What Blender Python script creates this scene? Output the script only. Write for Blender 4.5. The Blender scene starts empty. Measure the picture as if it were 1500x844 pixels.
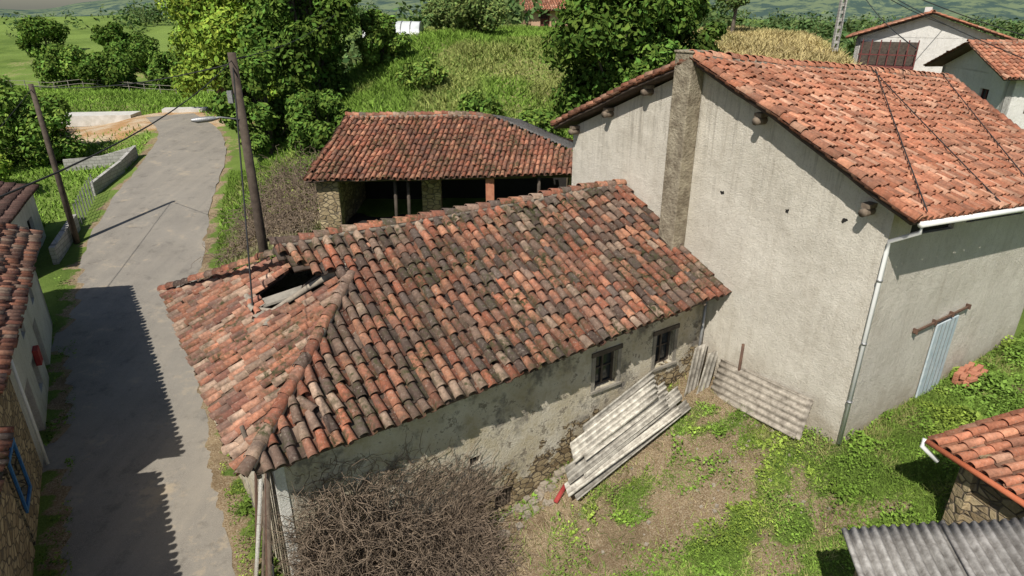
import bpy, math, itertools, numpy as np
from mathutils import Vector
rng=np.random.default_rng(7)
S=bpy.context.scene
# ---------------- helpers ----------------
def sst(x,a,b):
    t=np.clip((x-a)/(b-a),0,1); return t*t*(3-2*t)
def vnoise(x,y,seed=0):
    x=np.asarray(x,float);y=np.asarray(y,float)
    xi=np.floor(x);yi=np.floor(y);xf=x-xi;yf=y-yi
    def h(a,b):
        v=np.sin(a*127.1+b*311.7+seed*74.7)*43758.5453
        return v-np.floor(v)
    u=xf*xf*(3-2*xf);v=yf*yf*(3-2*yf)
    return (h(xi,yi)*(1-u)+h(xi+1,yi)*u)*(1-v)+(h(xi,yi+1)*(1-u)+h(xi+1,yi+1)*u)*v
def fbm(x,y,seed=0,o=4):
    r=0;a=.5
    for i in range(o):
        r=r+a*vnoise(np.asarray(x)*2**i,np.asarray(y)*2**i,seed+i*3);a*=.5
    return r/(1-.5**o)
def link(o,parent=None):
    S.collection.objects.link(o)
    if parent is not None:o.parent=parent
    return o
def empty(name):
    e=bpy.data.objects.new(name,None);e.empty_display_size=.1
    return link(e)
def npmesh(name,verts,faces,mats,parent=None,cols=None,smooth=False,midx=None):
    verts=np.asarray(verts,float).reshape(-1,3)
    faces=np.asarray(faces,int);k=faces.shape[1]
    me=bpy.data.meshes.new(name)
    me.vertices.add(len(verts));me.vertices.foreach_set('co',verts.ravel())
    me.loops.add(faces.size);me.loops.foreach_set('vertex_index',faces.ravel())
    me.polygons.add(len(faces));me.polygons.foreach_set('loop_start',np.arange(len(faces))*k)
    if midx is not None: me.polygons.foreach_set('material_index',midx)
    me.update(calc_edges=True)
    if cols is not None:
        at=me.attributes.new('col','FLOAT_COLOR','POINT')
        c=np.ones((len(verts),4));c[:,:3]=cols;at.data.foreach_set('color',c.ravel())
    me.polygons.foreach_set('use_smooth',np.full(len(faces),smooth))
    for m in (mats if isinstance(mats,list) else [mats]): me.materials.append(m)
    me.validate();me.update()
    return link(bpy.data.objects.new(name,me),parent)
def pmesh(name,verts,faces,mat,parent=None,smooth=False):
    me=bpy.data.meshes.new(name);me.from_pydata([tuple(float(c) for c in v) for v in verts],[],[tuple(int(i) for i in f) for f in faces]);me.materials.append(mat)
    me.update()
    if smooth: me.polygons.foreach_set('use_smooth',[True]*len(me.polygons))
    return link(bpy.data.objects.new(name,me),parent)
def recalc(o):
    import bmesh
    bm=bmesh.new();bm.from_mesh(o.data);bmesh.ops.recalc_face_normals(bm,faces=bm.faces);bm.to_mesh(o.data);bm.free();return o
def obox(name,P,ex,ey,ez,mat,parent=None,bevel=0):
    P,ex,ey,ez=[np.array(a,float) for a in (P,ex,ey,ez)]
    v=[P,P+ex,P+ex+ey,P+ey];v+=[a+ez for a in v]
    o=recalc(pmesh(name,v,[(0,3,2,1),(4,5,6,7),(0,1,5,4),(1,2,6,5),(2,3,7,6),(3,0,4,7)],mat,parent))
    if bevel:
        m=o.modifiers.new('b','BEVEL');m.width=bevel;m.segments=2
    return o
def extr(name,pts,vec,mat,parent=None):
    n=len(pts);v=[np.array(p,float) for p in pts];v+=[p+np.array(vec,float) for p in v]
    f=[tuple(range(n)),tuple(range(2*n-1,n-1,-1))]+[(i,(i+1)%n,(i+1)%n+n,i+n) for i in range(n)]
    return recalc(pmesh(name,v,f,mat,parent))
def tube_vf(pts,rad,seg=8):
    pts=np.array(pts,float);V=[];F=[]
    for i,p in enumerate(pts):
        d=pts[min(i+1,len(pts)-1)]-pts[max(i-1,0)];d/=np.linalg.norm(d)+1e-9
        a=np.cross(d,[0,0,1]) if abs(d[2])<.9 else np.cross(d,[1,0,0]);a/=np.linalg.norm(a);b=np.cross(d,a)
        r=rad[i] if hasattr(rad,'__len__') else rad
        for k in range(seg):
            t=2*math.pi*k/seg;V.append(p+a*r*math.cos(t)+b*r*math.sin(t))
    for i in range(len(pts)-1):
        for k in range(seg):
            F.append((i*seg+k,i*seg+(k+1)%seg,(i+1)*seg+(k+1)%seg,(i+1)*seg+k))
    return np.array(V),np.array(F)
def tube(name,pts,rad,mat,parent=None,seg=10):
    V,F=tube_vf(pts,rad,seg)
    F=[tuple(int(i) for i in f) for f in F]
    F.append(tuple(range(seg)));F.append(tuple(range(len(V)-1,len(V)-seg-1,-1)))
    return recalc(pmesh(name,V,F,mat,parent,True))
def tubes(name,lst,mat,parent=None,seg=5,cols=None):
    Vs=[];Fs=[];o=0
    for pts,r in lst:
        V,F=tube_vf(pts,r,seg);Vs.append(V);Fs.append(F+o);o+=len(V)
    return npmesh(name,np.concatenate(Vs),np.concatenate(Fs),mat,parent,cols,True)
def inpoly(x,y,poly):
    x=np.asarray(x);y=np.asarray(y);c=np.zeros(x.shape,bool);n=len(poly)
    for i in range(n):
        x1,y1=poly[i];x2,y2=poly[(i+1)%n]
        if y1==y2: continue
        cond=((y1>y)!=(y2>y))&(x<(x2-x1)*(y-y1)/(y2-y1)+x1);c^=cond
    return c
# ---------------- materials ----------------
def mat_new(name):
    m=bpy.data.materials.new(name);m.use_nodes=True;nt=m.node_tree
    return m,nt,nt.nodes['Principled BSDF']
def N(nt,t,**k):
    n=nt.nodes.new(t)
    for a,b in k.items(): setattr(n,a,b)
    return n
def noise(nt,vec,scale,detail=5,rough=.6):
    n=N(nt,'ShaderNodeTexNoise');n.inputs['Scale'].default_value=scale;n.inputs['Detail'].default_value=detail;n.inputs['Roughness'].default_value=rough
    nt.links.new(vec,n.inputs['Vector']);return n.outputs['Fac']
def ramp(nt,f,a,b,ca=(0,0,0,1),cb=(1,1,1,1)):
    r=N(nt,'ShaderNodeValToRGB');e=r.color_ramp.elements
    e[0].position=a;e[1].position=b;e[0].color=ca;e[1].color=cb
    nt.links.new(f,r.inputs[0]);return r.outputs[0]
def mix(nt,f,a,b,mode='MIX'):
    m=N(nt,'ShaderNodeMix',data_type='RGBA',blend_type=mode)
    for i,v in ((0,f),(6,a),(7,b)):
        if isinstance(v,(int,float)): m.inputs[i].default_value=v
        elif isinstance(v,tuple): m.inputs[i].default_value=(v+(1,))[:4]
        else: nt.links.new(v,m.inputs[i])
    return m.outputs[2]
def mth(nt,op,a,b=0.0,clamp=False):
    m=N(nt,'ShaderNodeMath',operation=op,use_clamp=clamp)
    for i,v in ((0,a),(1,b)):
        if isinstance(v,(int,float)): m.inputs[i].default_value=v
        else: nt.links.new(v,m.inputs[i])
    return m.outputs[0]
def bump(nt,bs,h,st,dist=.05):
    b=N(nt,'ShaderNodeBump');b.inputs['Strength'].default_value=st;b.inputs['Distance'].default_value=dist
    nt.links.new(h,b.inputs['Height']);nt.links.new(b.outputs[0],bs.inputs['Normal'])
def pos(nt): return N(nt,'ShaderNodeNewGeometry').outputs['Position']
def simple(name,c1,c2,scale=3,rough=.85,bs=.4,bsc=30,dist=.02,metal=0):
    m,nt,b=mat_new(name);p=pos(nt)
    nt.links.new(mix(nt,ramp(nt,noise(nt,p,scale),.35,.65),c1,c2),b.inputs['Base Color'])
    b.inputs['Roughness'].default_value=rough;b.inputs['Metallic'].default_value=metal
    bump(nt,b,noise(nt,p,bsc,3),bs,dist);return m
def attr_mat(name,rough=.88,nscale=14,namt=.6,moss=0,lichen=0,bs=.4):
    m,nt,b=mat_new(name);p=pos(nt)
    a=N(nt,'ShaderNodeAttribute',attribute_name='col').outputs['Color']
    c=mix(nt,namt,a,mix(nt,ramp(nt,noise(nt,p,nscale,5,.7),.3,.7),(.35,.32,.3),(1.4,1.4,1.4)),'MULTIPLY')
    if lichen:
        c=mix(nt,mth(nt,'MULTIPLY',ramp(nt,noise(nt,p,17,4,.6),.56,.68),lichen),c,(.42,.36,.29))
        c=mix(nt,mth(nt,'MULTIPLY',ramp(nt,noise(nt,p,2.3,5,.7),.44,.70),.35+.45*moss),c,(.085,.062,.052))
    if moss:
        c=mix(nt,mth(nt,'MULTIPLY',ramp(nt,noise(nt,p,1.1,5,.7),.47,.61),ramp(nt,noise(nt,p,9,3),.42,.6)),c,(.06,.06,.028))
    nt.links.new(c,b.inputs['Base Color']);b.inputs['Roughness'].default_value=rough
    b.inputs['Specular IOR Level'].default_value=.2
    bump(nt,b,noise(nt,p,40,3),bs,.01);return m
M_tile=attr_mat('old_terracotta',moss=1,lichen=.45)
M_tile2=attr_mat('terracotta',lichen=.25)
M_corr=attr_mat('fibre_cement',nscale=6,namt=.8)
def leafmat(name):
    m,nt,b=mat_new(name)
    a=N(nt,'ShaderNodeAttribute',attribute_name='col').outputs['Color']
    d=N(nt,'ShaderNodeBsdfDiffuse');nt.links.new(a,d.inputs[0]);nt.links.new(d.outputs[0],nt.nodes['Material Output'].inputs[0])
    nt.nodes.remove(b);return m
M_leaf=leafmat('leaves')
M_twig=simple('dead_twigs',(.11,.08,.057),(.30,.225,.16),5)
M_bark=simple('bark',(.09,.07,.05),(.16,.13,.10),6)
M_wood=simple('weathered_wood',(.10,.075,.055),(.22,.17,.125),5)
M_dwood=simple('dark_window_wood',(.05,.038,.03),(.10,.078,.06),5)
M_pole=simple('pole_wood',(.05,.035,.025),(.10,.075,.055),4)
M_dark=simple('interior_shade',(.012,.01,.009),(.02,.018,.015),4)  # near-black colour standing in for shade inside openings
M_deck=simple('roof_deck',(.05,.035,.025),(.09,.06,.045),4)
M_conc=simple('concrete',(.2,.18,.15),(.33,.3,.25),3,bs=.7,bsc=18,dist=.03)
M_pillar=simple('pillar_concrete',(.18,.145,.10),(.36,.31,.225),3.5,bs=1,bsc=14,dist=.05)
M_white=simple('white_paint',(.5,.48,.43),(.66,.64,.6),2)
M_pvc=simple('white_pvc',(.78,.78,.76),(.86,.86,.84),2,rough=.4,bs=.05)
M_blue=simple('blue_paint',(.03,.12,.3),(.05,.18,.4),5)
M_glass=simple('dark_glass',(.02,.025,.03),(.03,.035,.04),3,rough=.1,bs=0)
M_red=simple('red_paint',(.3,.03,.03),(.4,.06,.05),4)
M_maroon=simple('maroon_paint',(.12,.03,.03),(.17,.05,.04),4)
M_brick=simple('brick',(.40,.15,.09),(.5,.22,.13),6)
M_greenhouse=simple('plastic_film',(.5,.53,.53),(.75,.77,.76),.8,rough=.4)
M_cable=simple('cable',(.02,.02,.02),(.03,.03,.03),3)
M_metal=simple('galvanised_metal',(.3,.3,.3),(.4,.4,.4),4,rough=.5,metal=.6)
M_rust=simple('rusty_metal',(.09,.05,.035),(.16,.09,.06),8)
M_mortar=simple('mortar',(.24,.2,.16),(.38,.33,.26),7)
def plaster(name,c1,c2,stain,z0=-9,zs=1,bsc=22,bs=.9,top=None):
    m,nt,b=mat_new(name);p=pos(nt)
    c=mix(nt,ramp(nt,noise(nt,p,.7,6,.7),.32,.66),c1,c2)
    c=mix(nt,mth(nt,'MULTIPLY',ramp(nt,noise(nt,p,26,3,.7),.54,.68),.4),c,tuple(x*.62 for x in stain))
    c=mix(nt,mth(nt,'MULTIPLY',ramp(nt,noise(nt,p,2.1,6,.75),.52,.7),.4),c,stain)
    sx=N(nt,'ShaderNodeMapping');sx.inputs['Scale'].default_value=(3.5,3.5,.22);nt.links.new(p,sx.inputs[0])
    c=mix(nt,mth(nt,'MULTIPLY',ramp(nt,noise(nt,sx.outputs[0],1,5,.65),.52,.72),.4),c,stain)
    z=N(nt,'ShaderNodeSeparateXYZ');nt.links.new(p,z.inputs[0])
    f=mth(nt,'DIVIDE',mth(nt,'SUBTRACT',z0+zs,z.outputs[2]),zs)
    f=mth(nt,'ADD',f,mth(nt,'MULTIPLY',mth(nt,'SUBTRACT',noise(nt,p,1.5,5,.7),.5),1.4),True)
    c=mix(nt,mth(nt,'MULTIPLY',f,.75),c,(.25,.19,.12))
    if top is not None:
        g=mth(nt,'DIVIDE',mth(nt,'SUBTRACT',z.outputs[2],top),2.5)
        g=mth(nt,'MULTIPLY',mth(nt,'ADD',g,0,True),ramp(nt,noise(nt,sx.outputs[0],1.7,5,.7),.5,.68))
        c=mix(nt,mth(nt,'MULTIPLY',g,.6),c,(.24,.21,.17))
    nt.links.new(c,b.inputs['Base Color']);b.inputs['Roughness'].default_value=.95;b.inputs['Specular IOR Level'].default_value=.15
    bump(nt,b,mth(nt,'ADD',noise(nt,p,bsc,5,.75),noise(nt,p,3,3)),bs,.04);return m
M_render=plaster('rough_render',(.57,.525,.445),(.72,.67,.58),(.42,.37,.295),-.5,1.5,top=4.4)
M_wallw=plaster('whitewash',(.6,.58,.52),(.74,.72,.66),(.36,.32,.26),-2.5,1.2)
def stone_nodes(nt,p,scale=3.2):
    mp=N(nt,'ShaderNodeMapping');mp.inputs['Scale'].default_value=(1,1,1.7);nt.links.new(p,mp.inputs[0])
    v=N(nt,'ShaderNodeTexVoronoi');v.inputs['Scale'].default_value=scale;nt.links.new(mp.outputs[0],v.inputs['Vector'])
    d=N(nt,'ShaderNodeTexVoronoi',feature='DISTANCE_TO_EDGE');d.inputs['Scale'].default_value=scale;nt.links.new(mp.outputs[0],d.inputs['Vector'])
    bw=N(nt,'ShaderNodeSeparateColor');nt.links.new(v.outputs['Color'],bw.inputs[0])
    c=mix(nt,bw.outputs[0],(.22,.16,.09),(.48,.38,.23))
    e=ramp(nt,d.outputs['Distance'],.02,.09)
    c=mix(nt,e,(.14,.11,.08),c)
    c=mix(nt,.5,c,mix(nt,noise(nt,p,15),(.4,.4,.4),(1.5,1.5,1.5)),'MULTIPLY')
    return c,e
def stone(name,scale=3.2):
    m,nt,b=mat_new(name);p=pos(nt);c,e=stone_nodes(nt,p,scale)
    nt.links.new(c,b.inputs['Base Color']);b.inputs['Roughness'].default_value=.9
    bump(nt,b,mth(nt,'ADD',e,noise(nt,p,12,3)),.8,.05);return m
M_stone=stone('stone_masonry')
def oldwall():
    m,nt,b=mat_new('old_plaster_over_stone');p=pos(nt);c,e=stone_nodes(nt,p,4.2)
    pc=mix(nt,ramp(nt,noise(nt,p,1.3,6,.75),.35,.65),(.44,.375,.25),(.68,.63,.53))
    pc=mix(nt,ramp(nt,noise(nt,p,2.6,6,.8),.54,.60),pc,(.27,.235,.18))
    pc=mix(nt,ramp(nt,noise(nt,p,.9,5,.7),.53,.64),pc,(.22,.20,.17))
    z=N(nt,'ShaderNodeSeparateXYZ');nt.links.new(p,z.inputs[0])
    gx=mth(nt,'ADD',mth(nt,'MULTIPLY',z.outputs[0],.19),mth(nt,'MULTIPLY',z.outputs[1],.12))
    h=mth(nt,'SUBTRACT',z.outputs[2],gx)
    f=mth(nt,'MULTIPLY',mth(nt,'SUBTRACT',-2.5,h),1.5)
    f=mth(nt,'ADD',f,mth(nt,'MULTIPLY',mth(nt,'SUBTRACT',noise(nt,p,1.6,6,.7),.5),6.5))
    f=ramp(nt,f,.45,.5)
    nt.links.new(mix(nt,f,pc,c),b.inputs['Base Color']);b.inputs['Roughness'].default_value=.95;b.inputs['Specular IOR Level'].default_value=.15
    hh=mth(nt,'MULTIPLY',f,mth(nt,'SUBTRACT',e,1.6))
    bump(nt,b,mth(nt,'ADD',hh,mth(nt,'MULTIPLY',noise(nt,p,14,5,.75),.8)),.9,.07);return m
M_old=oldwall()
# ---------------- terrain ----------------
R=np.array([(-1.5,-6,-2.6),(-3,0,-2.6),(-5.2,5,-2.5),(-8.5,11.1,-2.35),(-11.5,16.3,-2.1),(-14.6,22,-1.6),(-17.4,28.5,-.85),(-19.6,35,.05),(-21.4,42,.9),(-24.0,48.5,1.5),(-28,54,1.9)])
RW=np.array([1.7,1.7,1.7,1.75,1.9,2.2,2.55,2.6,2.4,2.0,1.7])
def roadfield(x,y):
    best=np.full(x.shape,1e9);z=np.zeros(x.shape);w=np.zeros(x.shape)
    for i in range(len(R)-1):
        a=R[i];b=R[i+1];d=b[:2]-a[:2];L=d@d
        t=np.clip(((x-a[0])*d[0]+(y-a[1])*d[1])/L,0,1)
        dist=np.hypot(x-a[0]-t*d[0],y-a[1]-t*d[1]);k=dist<best
        best=np.where(k,dist,best);z=np.where(k,a[2]+t*(b[2]-a[2]),z);w=np.where(k,RW[i]+t*(RW[i+1]-RW[i]),w)
    return best,z,w
def ground(x,y,sink=0):
    x=np.asarray(x,float);y=np.asarray(y,float)
    s=.828*x+.561*y;q=-.561*x+.828*y
    zy=np.interp(s,[-6,1,6,7.5,10,14.3,18,40],[-2.4,-2.5,-2.55,-2.4,-1.5,-.2,0,.4])
    zb=np.interp(y,[0,26,33,60],[.1,.4,.6,1.0])
    base=zy+(zb-zy)*sst(q,13,21)
    hill=6.8*sst(y,30,54)*sst(x,-20,-7)*(1-sst(x,23,32))
    base=base+hill
    zl=np.interp(y,[0,11,16,28,42,50,78,100,120,150,200,260],[-2.5,-2.3,-2.1,-.9,.6,1.5,2.0,4.0,4.9,5.6,6.6,6.8])
    zl=zl+sst(y,80,160)*(fbm(x/60,y/60,3,3)-.5)*4
    xr=np.interp(y,R[:,1],R[:,0])
    wl=1-sst(x-xr,0,8)
    base=base+(zl-base)*wl
    base=base+(7.6-base)*sst(y,120,300)*(1-wl)*(1-sst(x/np.maximum(y,1),.3,.5))
    base=base+(np.interp(y,[240,500,1500,4000],[5.5,-22,-85,-120])-base)*sst(y,230,400)
    base=base+(fbm(x*.9,y*.9,5,3)-.5)*.18+(fbm(x/9,y/9,8,2)-.5)*1.4*sst(y,34,50)*(1-sst(y,400,600))
    d,zr,w=roadfield(x,y)
    k=1-sst(d,w+.2,w+3.0)
    base=base+(zr-base)*k-.10*sink*(1-sst(d,w-.7,w-.05))
    return base
def lush(x,y):
    sd=((x-3.7)*3.2-(y-10.7)*3.8)/4.97
    sd=np.where(x<3.7,10.75-y+ (x-3.7)*.09,sd)
    g=sst(sd+(fbm(x*1.1,y*1.1,11,3)-.5)*3.6,-.3,.7)*(1-.6*sst(fbm(x*.7,y*.7,41,3),.6,.7))
    p=sst(fbm(x*.9,y*.9,21,4),.55,.65)*.9
    p2=np.exp(-((x-2.8)**2+(y-13.1)**2)/1.1)*1.2+.8*np.exp(-((x-4.6)**2/1.+(y-15.3)**2/.6))+np.exp(-((x-6.3)**2/1.2+(y-14.5)**2/1.4))*.8
    return np.clip(np.maximum(g,np.maximum(p*.5,sst(p2*fbm(x*3,y*3,4,2)*2,.45,.8))),0,1)
nx,ny=430,430
tx=np.linspace(-6.5,6.5,nx);gx=12*np.sinh(tx);ty=np.linspace(-2.2,6.4,ny);gy=14+12*np.sinh(ty)
X,Y=np.meshgrid(gx,gy);Z=ground(X,Y,1)
idx=np.arange(nx*ny).reshape(ny,nx)
F=np.stack([idx[:-1,:-1],idx[:-1,1:],idx[1:,1:],idx[1:,:-1]],-1).reshape(-1,4)
def zones(X,Y):
    d,zr,w=roadfield(X,Y)
    g=np.ones(X.shape)
    yard=(1-sst(Y-.2*X,17,21))*sst(d-w,.2,2.2)*sst(X+.6*Y,0,1.5)
    g=g*(1-yard)+lush(X,Y)*yard*.8
    g=np.where(d<w+.5,.3,g)
    dry=np.zeros(X.shape)
    dry=np.maximum(dry,sst(Y,42,52)*sst(X,8,16)*(1-sst(Y,70,90))*.9)
    dry=np.maximum(dry,sst(fbm(X/5,Y/5,31,3),.5,.62)*.45*sst(Y,33,40)*(1-sst(Y,90,120)))
    dry=np.maximum(dry,np.exp(-(((X+11.5)/3)**2+((Y-32)/5.5)**2)**2))
    dirt=np.exp(-(((X+32)/8)**2+((Y-52)/5)**2)**2)
    dirt=np.maximum(dirt,np.exp(-(((X+25)/4)**2+((Y-54)/5)**2)**2))
    return np.stack([g,dry,dirt],-1)
zc=zones(X,Y)
def terrain_mat():
    m,nt,b=mat_new('ground_soil_grass');p=pos(nt)
    a=N(nt,'ShaderNodeAttribute',attribute_name='col');sp=N(nt,'ShaderNodeSeparateColor');nt.links.new(a.outputs['Color'],sp.inputs[0])
    dirt=mix(nt,ramp(nt,noise(nt,p,1.2,7,.7),.3,.7),(.17,.112,.062),(.38,.28,.17))
    dirt=mix(nt,ramp(nt,noise(nt,p,26,4,.7),.47,.62),dirt,(.47,.385,.265))
    dirt=mix(nt,ramp(nt,noise(nt,p,38,3,.7),.58,.66),dirt,(.10,.075,.045))
    dirt=mix(nt,mth(nt,'MULTIPLY',ramp(nt,noise(nt,p,.55,6,.75),.5,.62),.6),dirt,(.15,.105,.06))
    grass=mix(nt,ramp(nt,noise(nt,p,.5,6,.7),.35,.65),(.09,.15,.028),(.2,.28,.06))
    grass=mix(nt,ramp(nt,noise(nt,p,.025,5,.6),.45,.55),grass,(.22,.31,.07))
    grass=mix(nt,mth(nt,'MULTIPLY',ramp(nt,noise(nt,p,30,2,.7),.4,.65),.5),grass,(.06,.09,.025))
    dry=mix(nt,noise(nt,p,6,5,.7),(.24,.19,.1),(.46,.37,.2))
    cl=mix(nt,ramp(nt,noise(nt,p,.6,5,.6),.4,.6),(.45,.27,.13),(.58,.46,.32))
    n=noise(nt,p,3,5,.75)
    def msk(o,k=1.2): return ramp(nt,mth(nt,'ADD',o,mth(nt,'MULTIPLY',mth(nt,'SUBTRACT',n,.5),k)),.42,.58)
    c=mix(nt,msk(sp.outputs[0]),dirt,grass);c=mix(nt,msk(sp.outputs[1]),c,dry);c=mix(nt,msk(sp.outputs[2],.6),c,cl)
    nt.links.new(c,b.inputs['Base Color']);b.inputs['Roughness'].default_value=.95
    b.inputs['Specular IOR Level'].default_value=.1
    bump(nt,b,noise(nt,p,11,7,.8),.9,.09);return m
M_ground=terrain_mat()
npmesh('ground',np.stack([X,Y,Z],-1),F,M_ground,None,zc.reshape(-1,3),True)
# road
def densify(P,n=14):
    P=np.array(P,float);out=[]
    for i in range(len(P)-1):
        p0=P[max(i-1,0)];p1=P[i];p2=P[i+1];p3=P[min(i+2,len(P)-1)]
        for t in np.linspace(0,1,n,endpoint=False):
            out.append(.5*((2*p1)+(-p0+p2)*t+(2*p0-5*p1+4*p2-p3)*t*t+(-p0+3*p1-3*p2+p3)*t**3))
    out.append(P[-1]);return np.array(out)
RC=densify(np.c_[R,RW]);k=9;V=[];ex_=0
for i in range(len(RC)):
    d=RC[min(i+1,len(RC)-1),:2]-RC[max(i-1,0),:2];d/=np.linalg.norm(d);n=np.array([d[1],-d[0]])
    for j in range(k):
        f=(j/(k-1)*2-1);w=RC[i,3]
        if f<-.99: w=RC[i,3]+.5*(np.interp(i,[0,4*14,6*14],[1.6,1.6,.3]))
        if abs(f)>.99: ex_=.6*ex_+(rng.random()-.5)*.12;w+=ex_
        P=RC[i,:2]+n*f*w
        V.append((P[0],P[1],RC[i,2]+.025-.02*abs(f)**2))
idx=np.arange(len(RC)*k).reshape(-1,k);F=np.stack([idx[:-1,:-1],idx[:-1,1:],idx[1:,1:],idx[1:,:-1]],-1).reshape(-1,4)
m,nt,b=mat_new('asphalt');p=pos(nt)
c=mix(nt,ramp(nt,noise(nt,p,.35,6,.7),.35,.68),(.19,.172,.148),(.27,.245,.21))
c=mix(nt,ramp(nt,noise(nt,p,60,2),.45,.7),c,(.33,.305,.265))
c=mix(nt,mth(nt,'MULTIPLY',ramp(nt,noise(nt,p,1.2,7,.78),.54,.66),.6),c,(.13,.118,.102))
c=mix(nt,mth(nt,'MULTIPLY',ramp(nt,noise(nt,p,.7,7,.8),.56,.66),.75),c,(.40,.33,.24))
mp=N(nt,'ShaderNodeMapping');mp.inputs['Rotation'].default_value=(0,0,math.radians(-30));mp.inputs['Scale'].default_value=(1.6,.12,1);nt.links.new(p,mp.inputs[0])
c=mix(nt,mth(nt,'MULTIPLY',ramp(nt,noise(nt,mp.outputs[0],1,5,.6),.45,.65),.4),c,(.33,.295,.245))
nt.links.new(c,b.inputs['Base Color']);b.inputs['Roughness'].default_value=.92;b.inputs['Specular IOR Level'].default_value=.2;bump(nt,b,noise(nt,p,70,2),.5,.01)
npmesh('road',V,F,m,None,None,True)
# mountains
mx=np.linspace(-5500,5500,300);my=np.linspace(900,4200,90);MX,MY=np.meshgrid(mx,my)
prof=np.interp(MX/MY,[-1.2,-.8,-.74,-.70,-.66,-.62,-.5,.2,.45,.7,1.2],[60,26,4,-4,2,22,55,60,90,150,200])
MZ=-95+(prof*MY/3000+95)*(sst(MY,1000,3000)**1.2)+(fbm(MX/260,MY/260,9,5)-.5)*90*sst(MY,950,1500)*(1-.8*sst(MY,2200,2800))
idx=np.arange(MX.size).reshape(MX.shape);F=np.stack([idx[:-1,:-1],idx[:-1,1:],idx[1:,1:],idx[1:,:-1]],-1).reshape(-1,4)
m,nt,b=mat_new('haze_tinted_hills');p=pos(nt)
c=mix(nt,ramp(nt,noise(nt,p,.014,7,.75),.46,.54),(.035,.065,.03),(.17,.21,.075));c=mix(nt,.3,c,(.12,.17,.21));nt.links.new(c,b.inputs['Base Color']);b.inputs['Roughness'].default_value=1;b.inputs['Specular IOR Level'].default_value=0  # blue-grey aerial haze mixed into the hill colour
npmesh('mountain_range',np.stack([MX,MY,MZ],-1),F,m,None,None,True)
# ---------------- tiled roofs ----------------
PAL_OLD=np.array([(.36,.135,.08),(.29,.11,.068),(.42,.185,.115),(.22,.10,.066),(.37,.26,.19),(.11,.075,.06),(.31,.15,.10),(.45,.215,.13),(.14,.105,.088),(.24,.16,.12),(.18,.12,.09)])
PAL_HIP=np.array([(.41,.18,.11),(.35,.15,.095),(.45,.23,.15),(.27,.12,.085),(.42,.29,.21),(.30,.17,.125)])
PAL_BIG=np.array([(.48,.195,.115),(.42,.165,.095),(.54,.25,.15),(.46,.21,.13),(.54,.30,.2),(.33,.15,.095)])
def bil(E0,E1,R0,R1,a,b):
    a=np.asarray(a)[...,None];b=np.asarray(b)[...,None]
    return (E0*(1-a)+E1*a)*(1-b)+(R0*(1-a)+R1*a)*b
def sagf(P,amp,seed):
    return amp*(fbm(P[...,0]*.45,P[...,1]*.45,seed,3)-.5)*2
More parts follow.
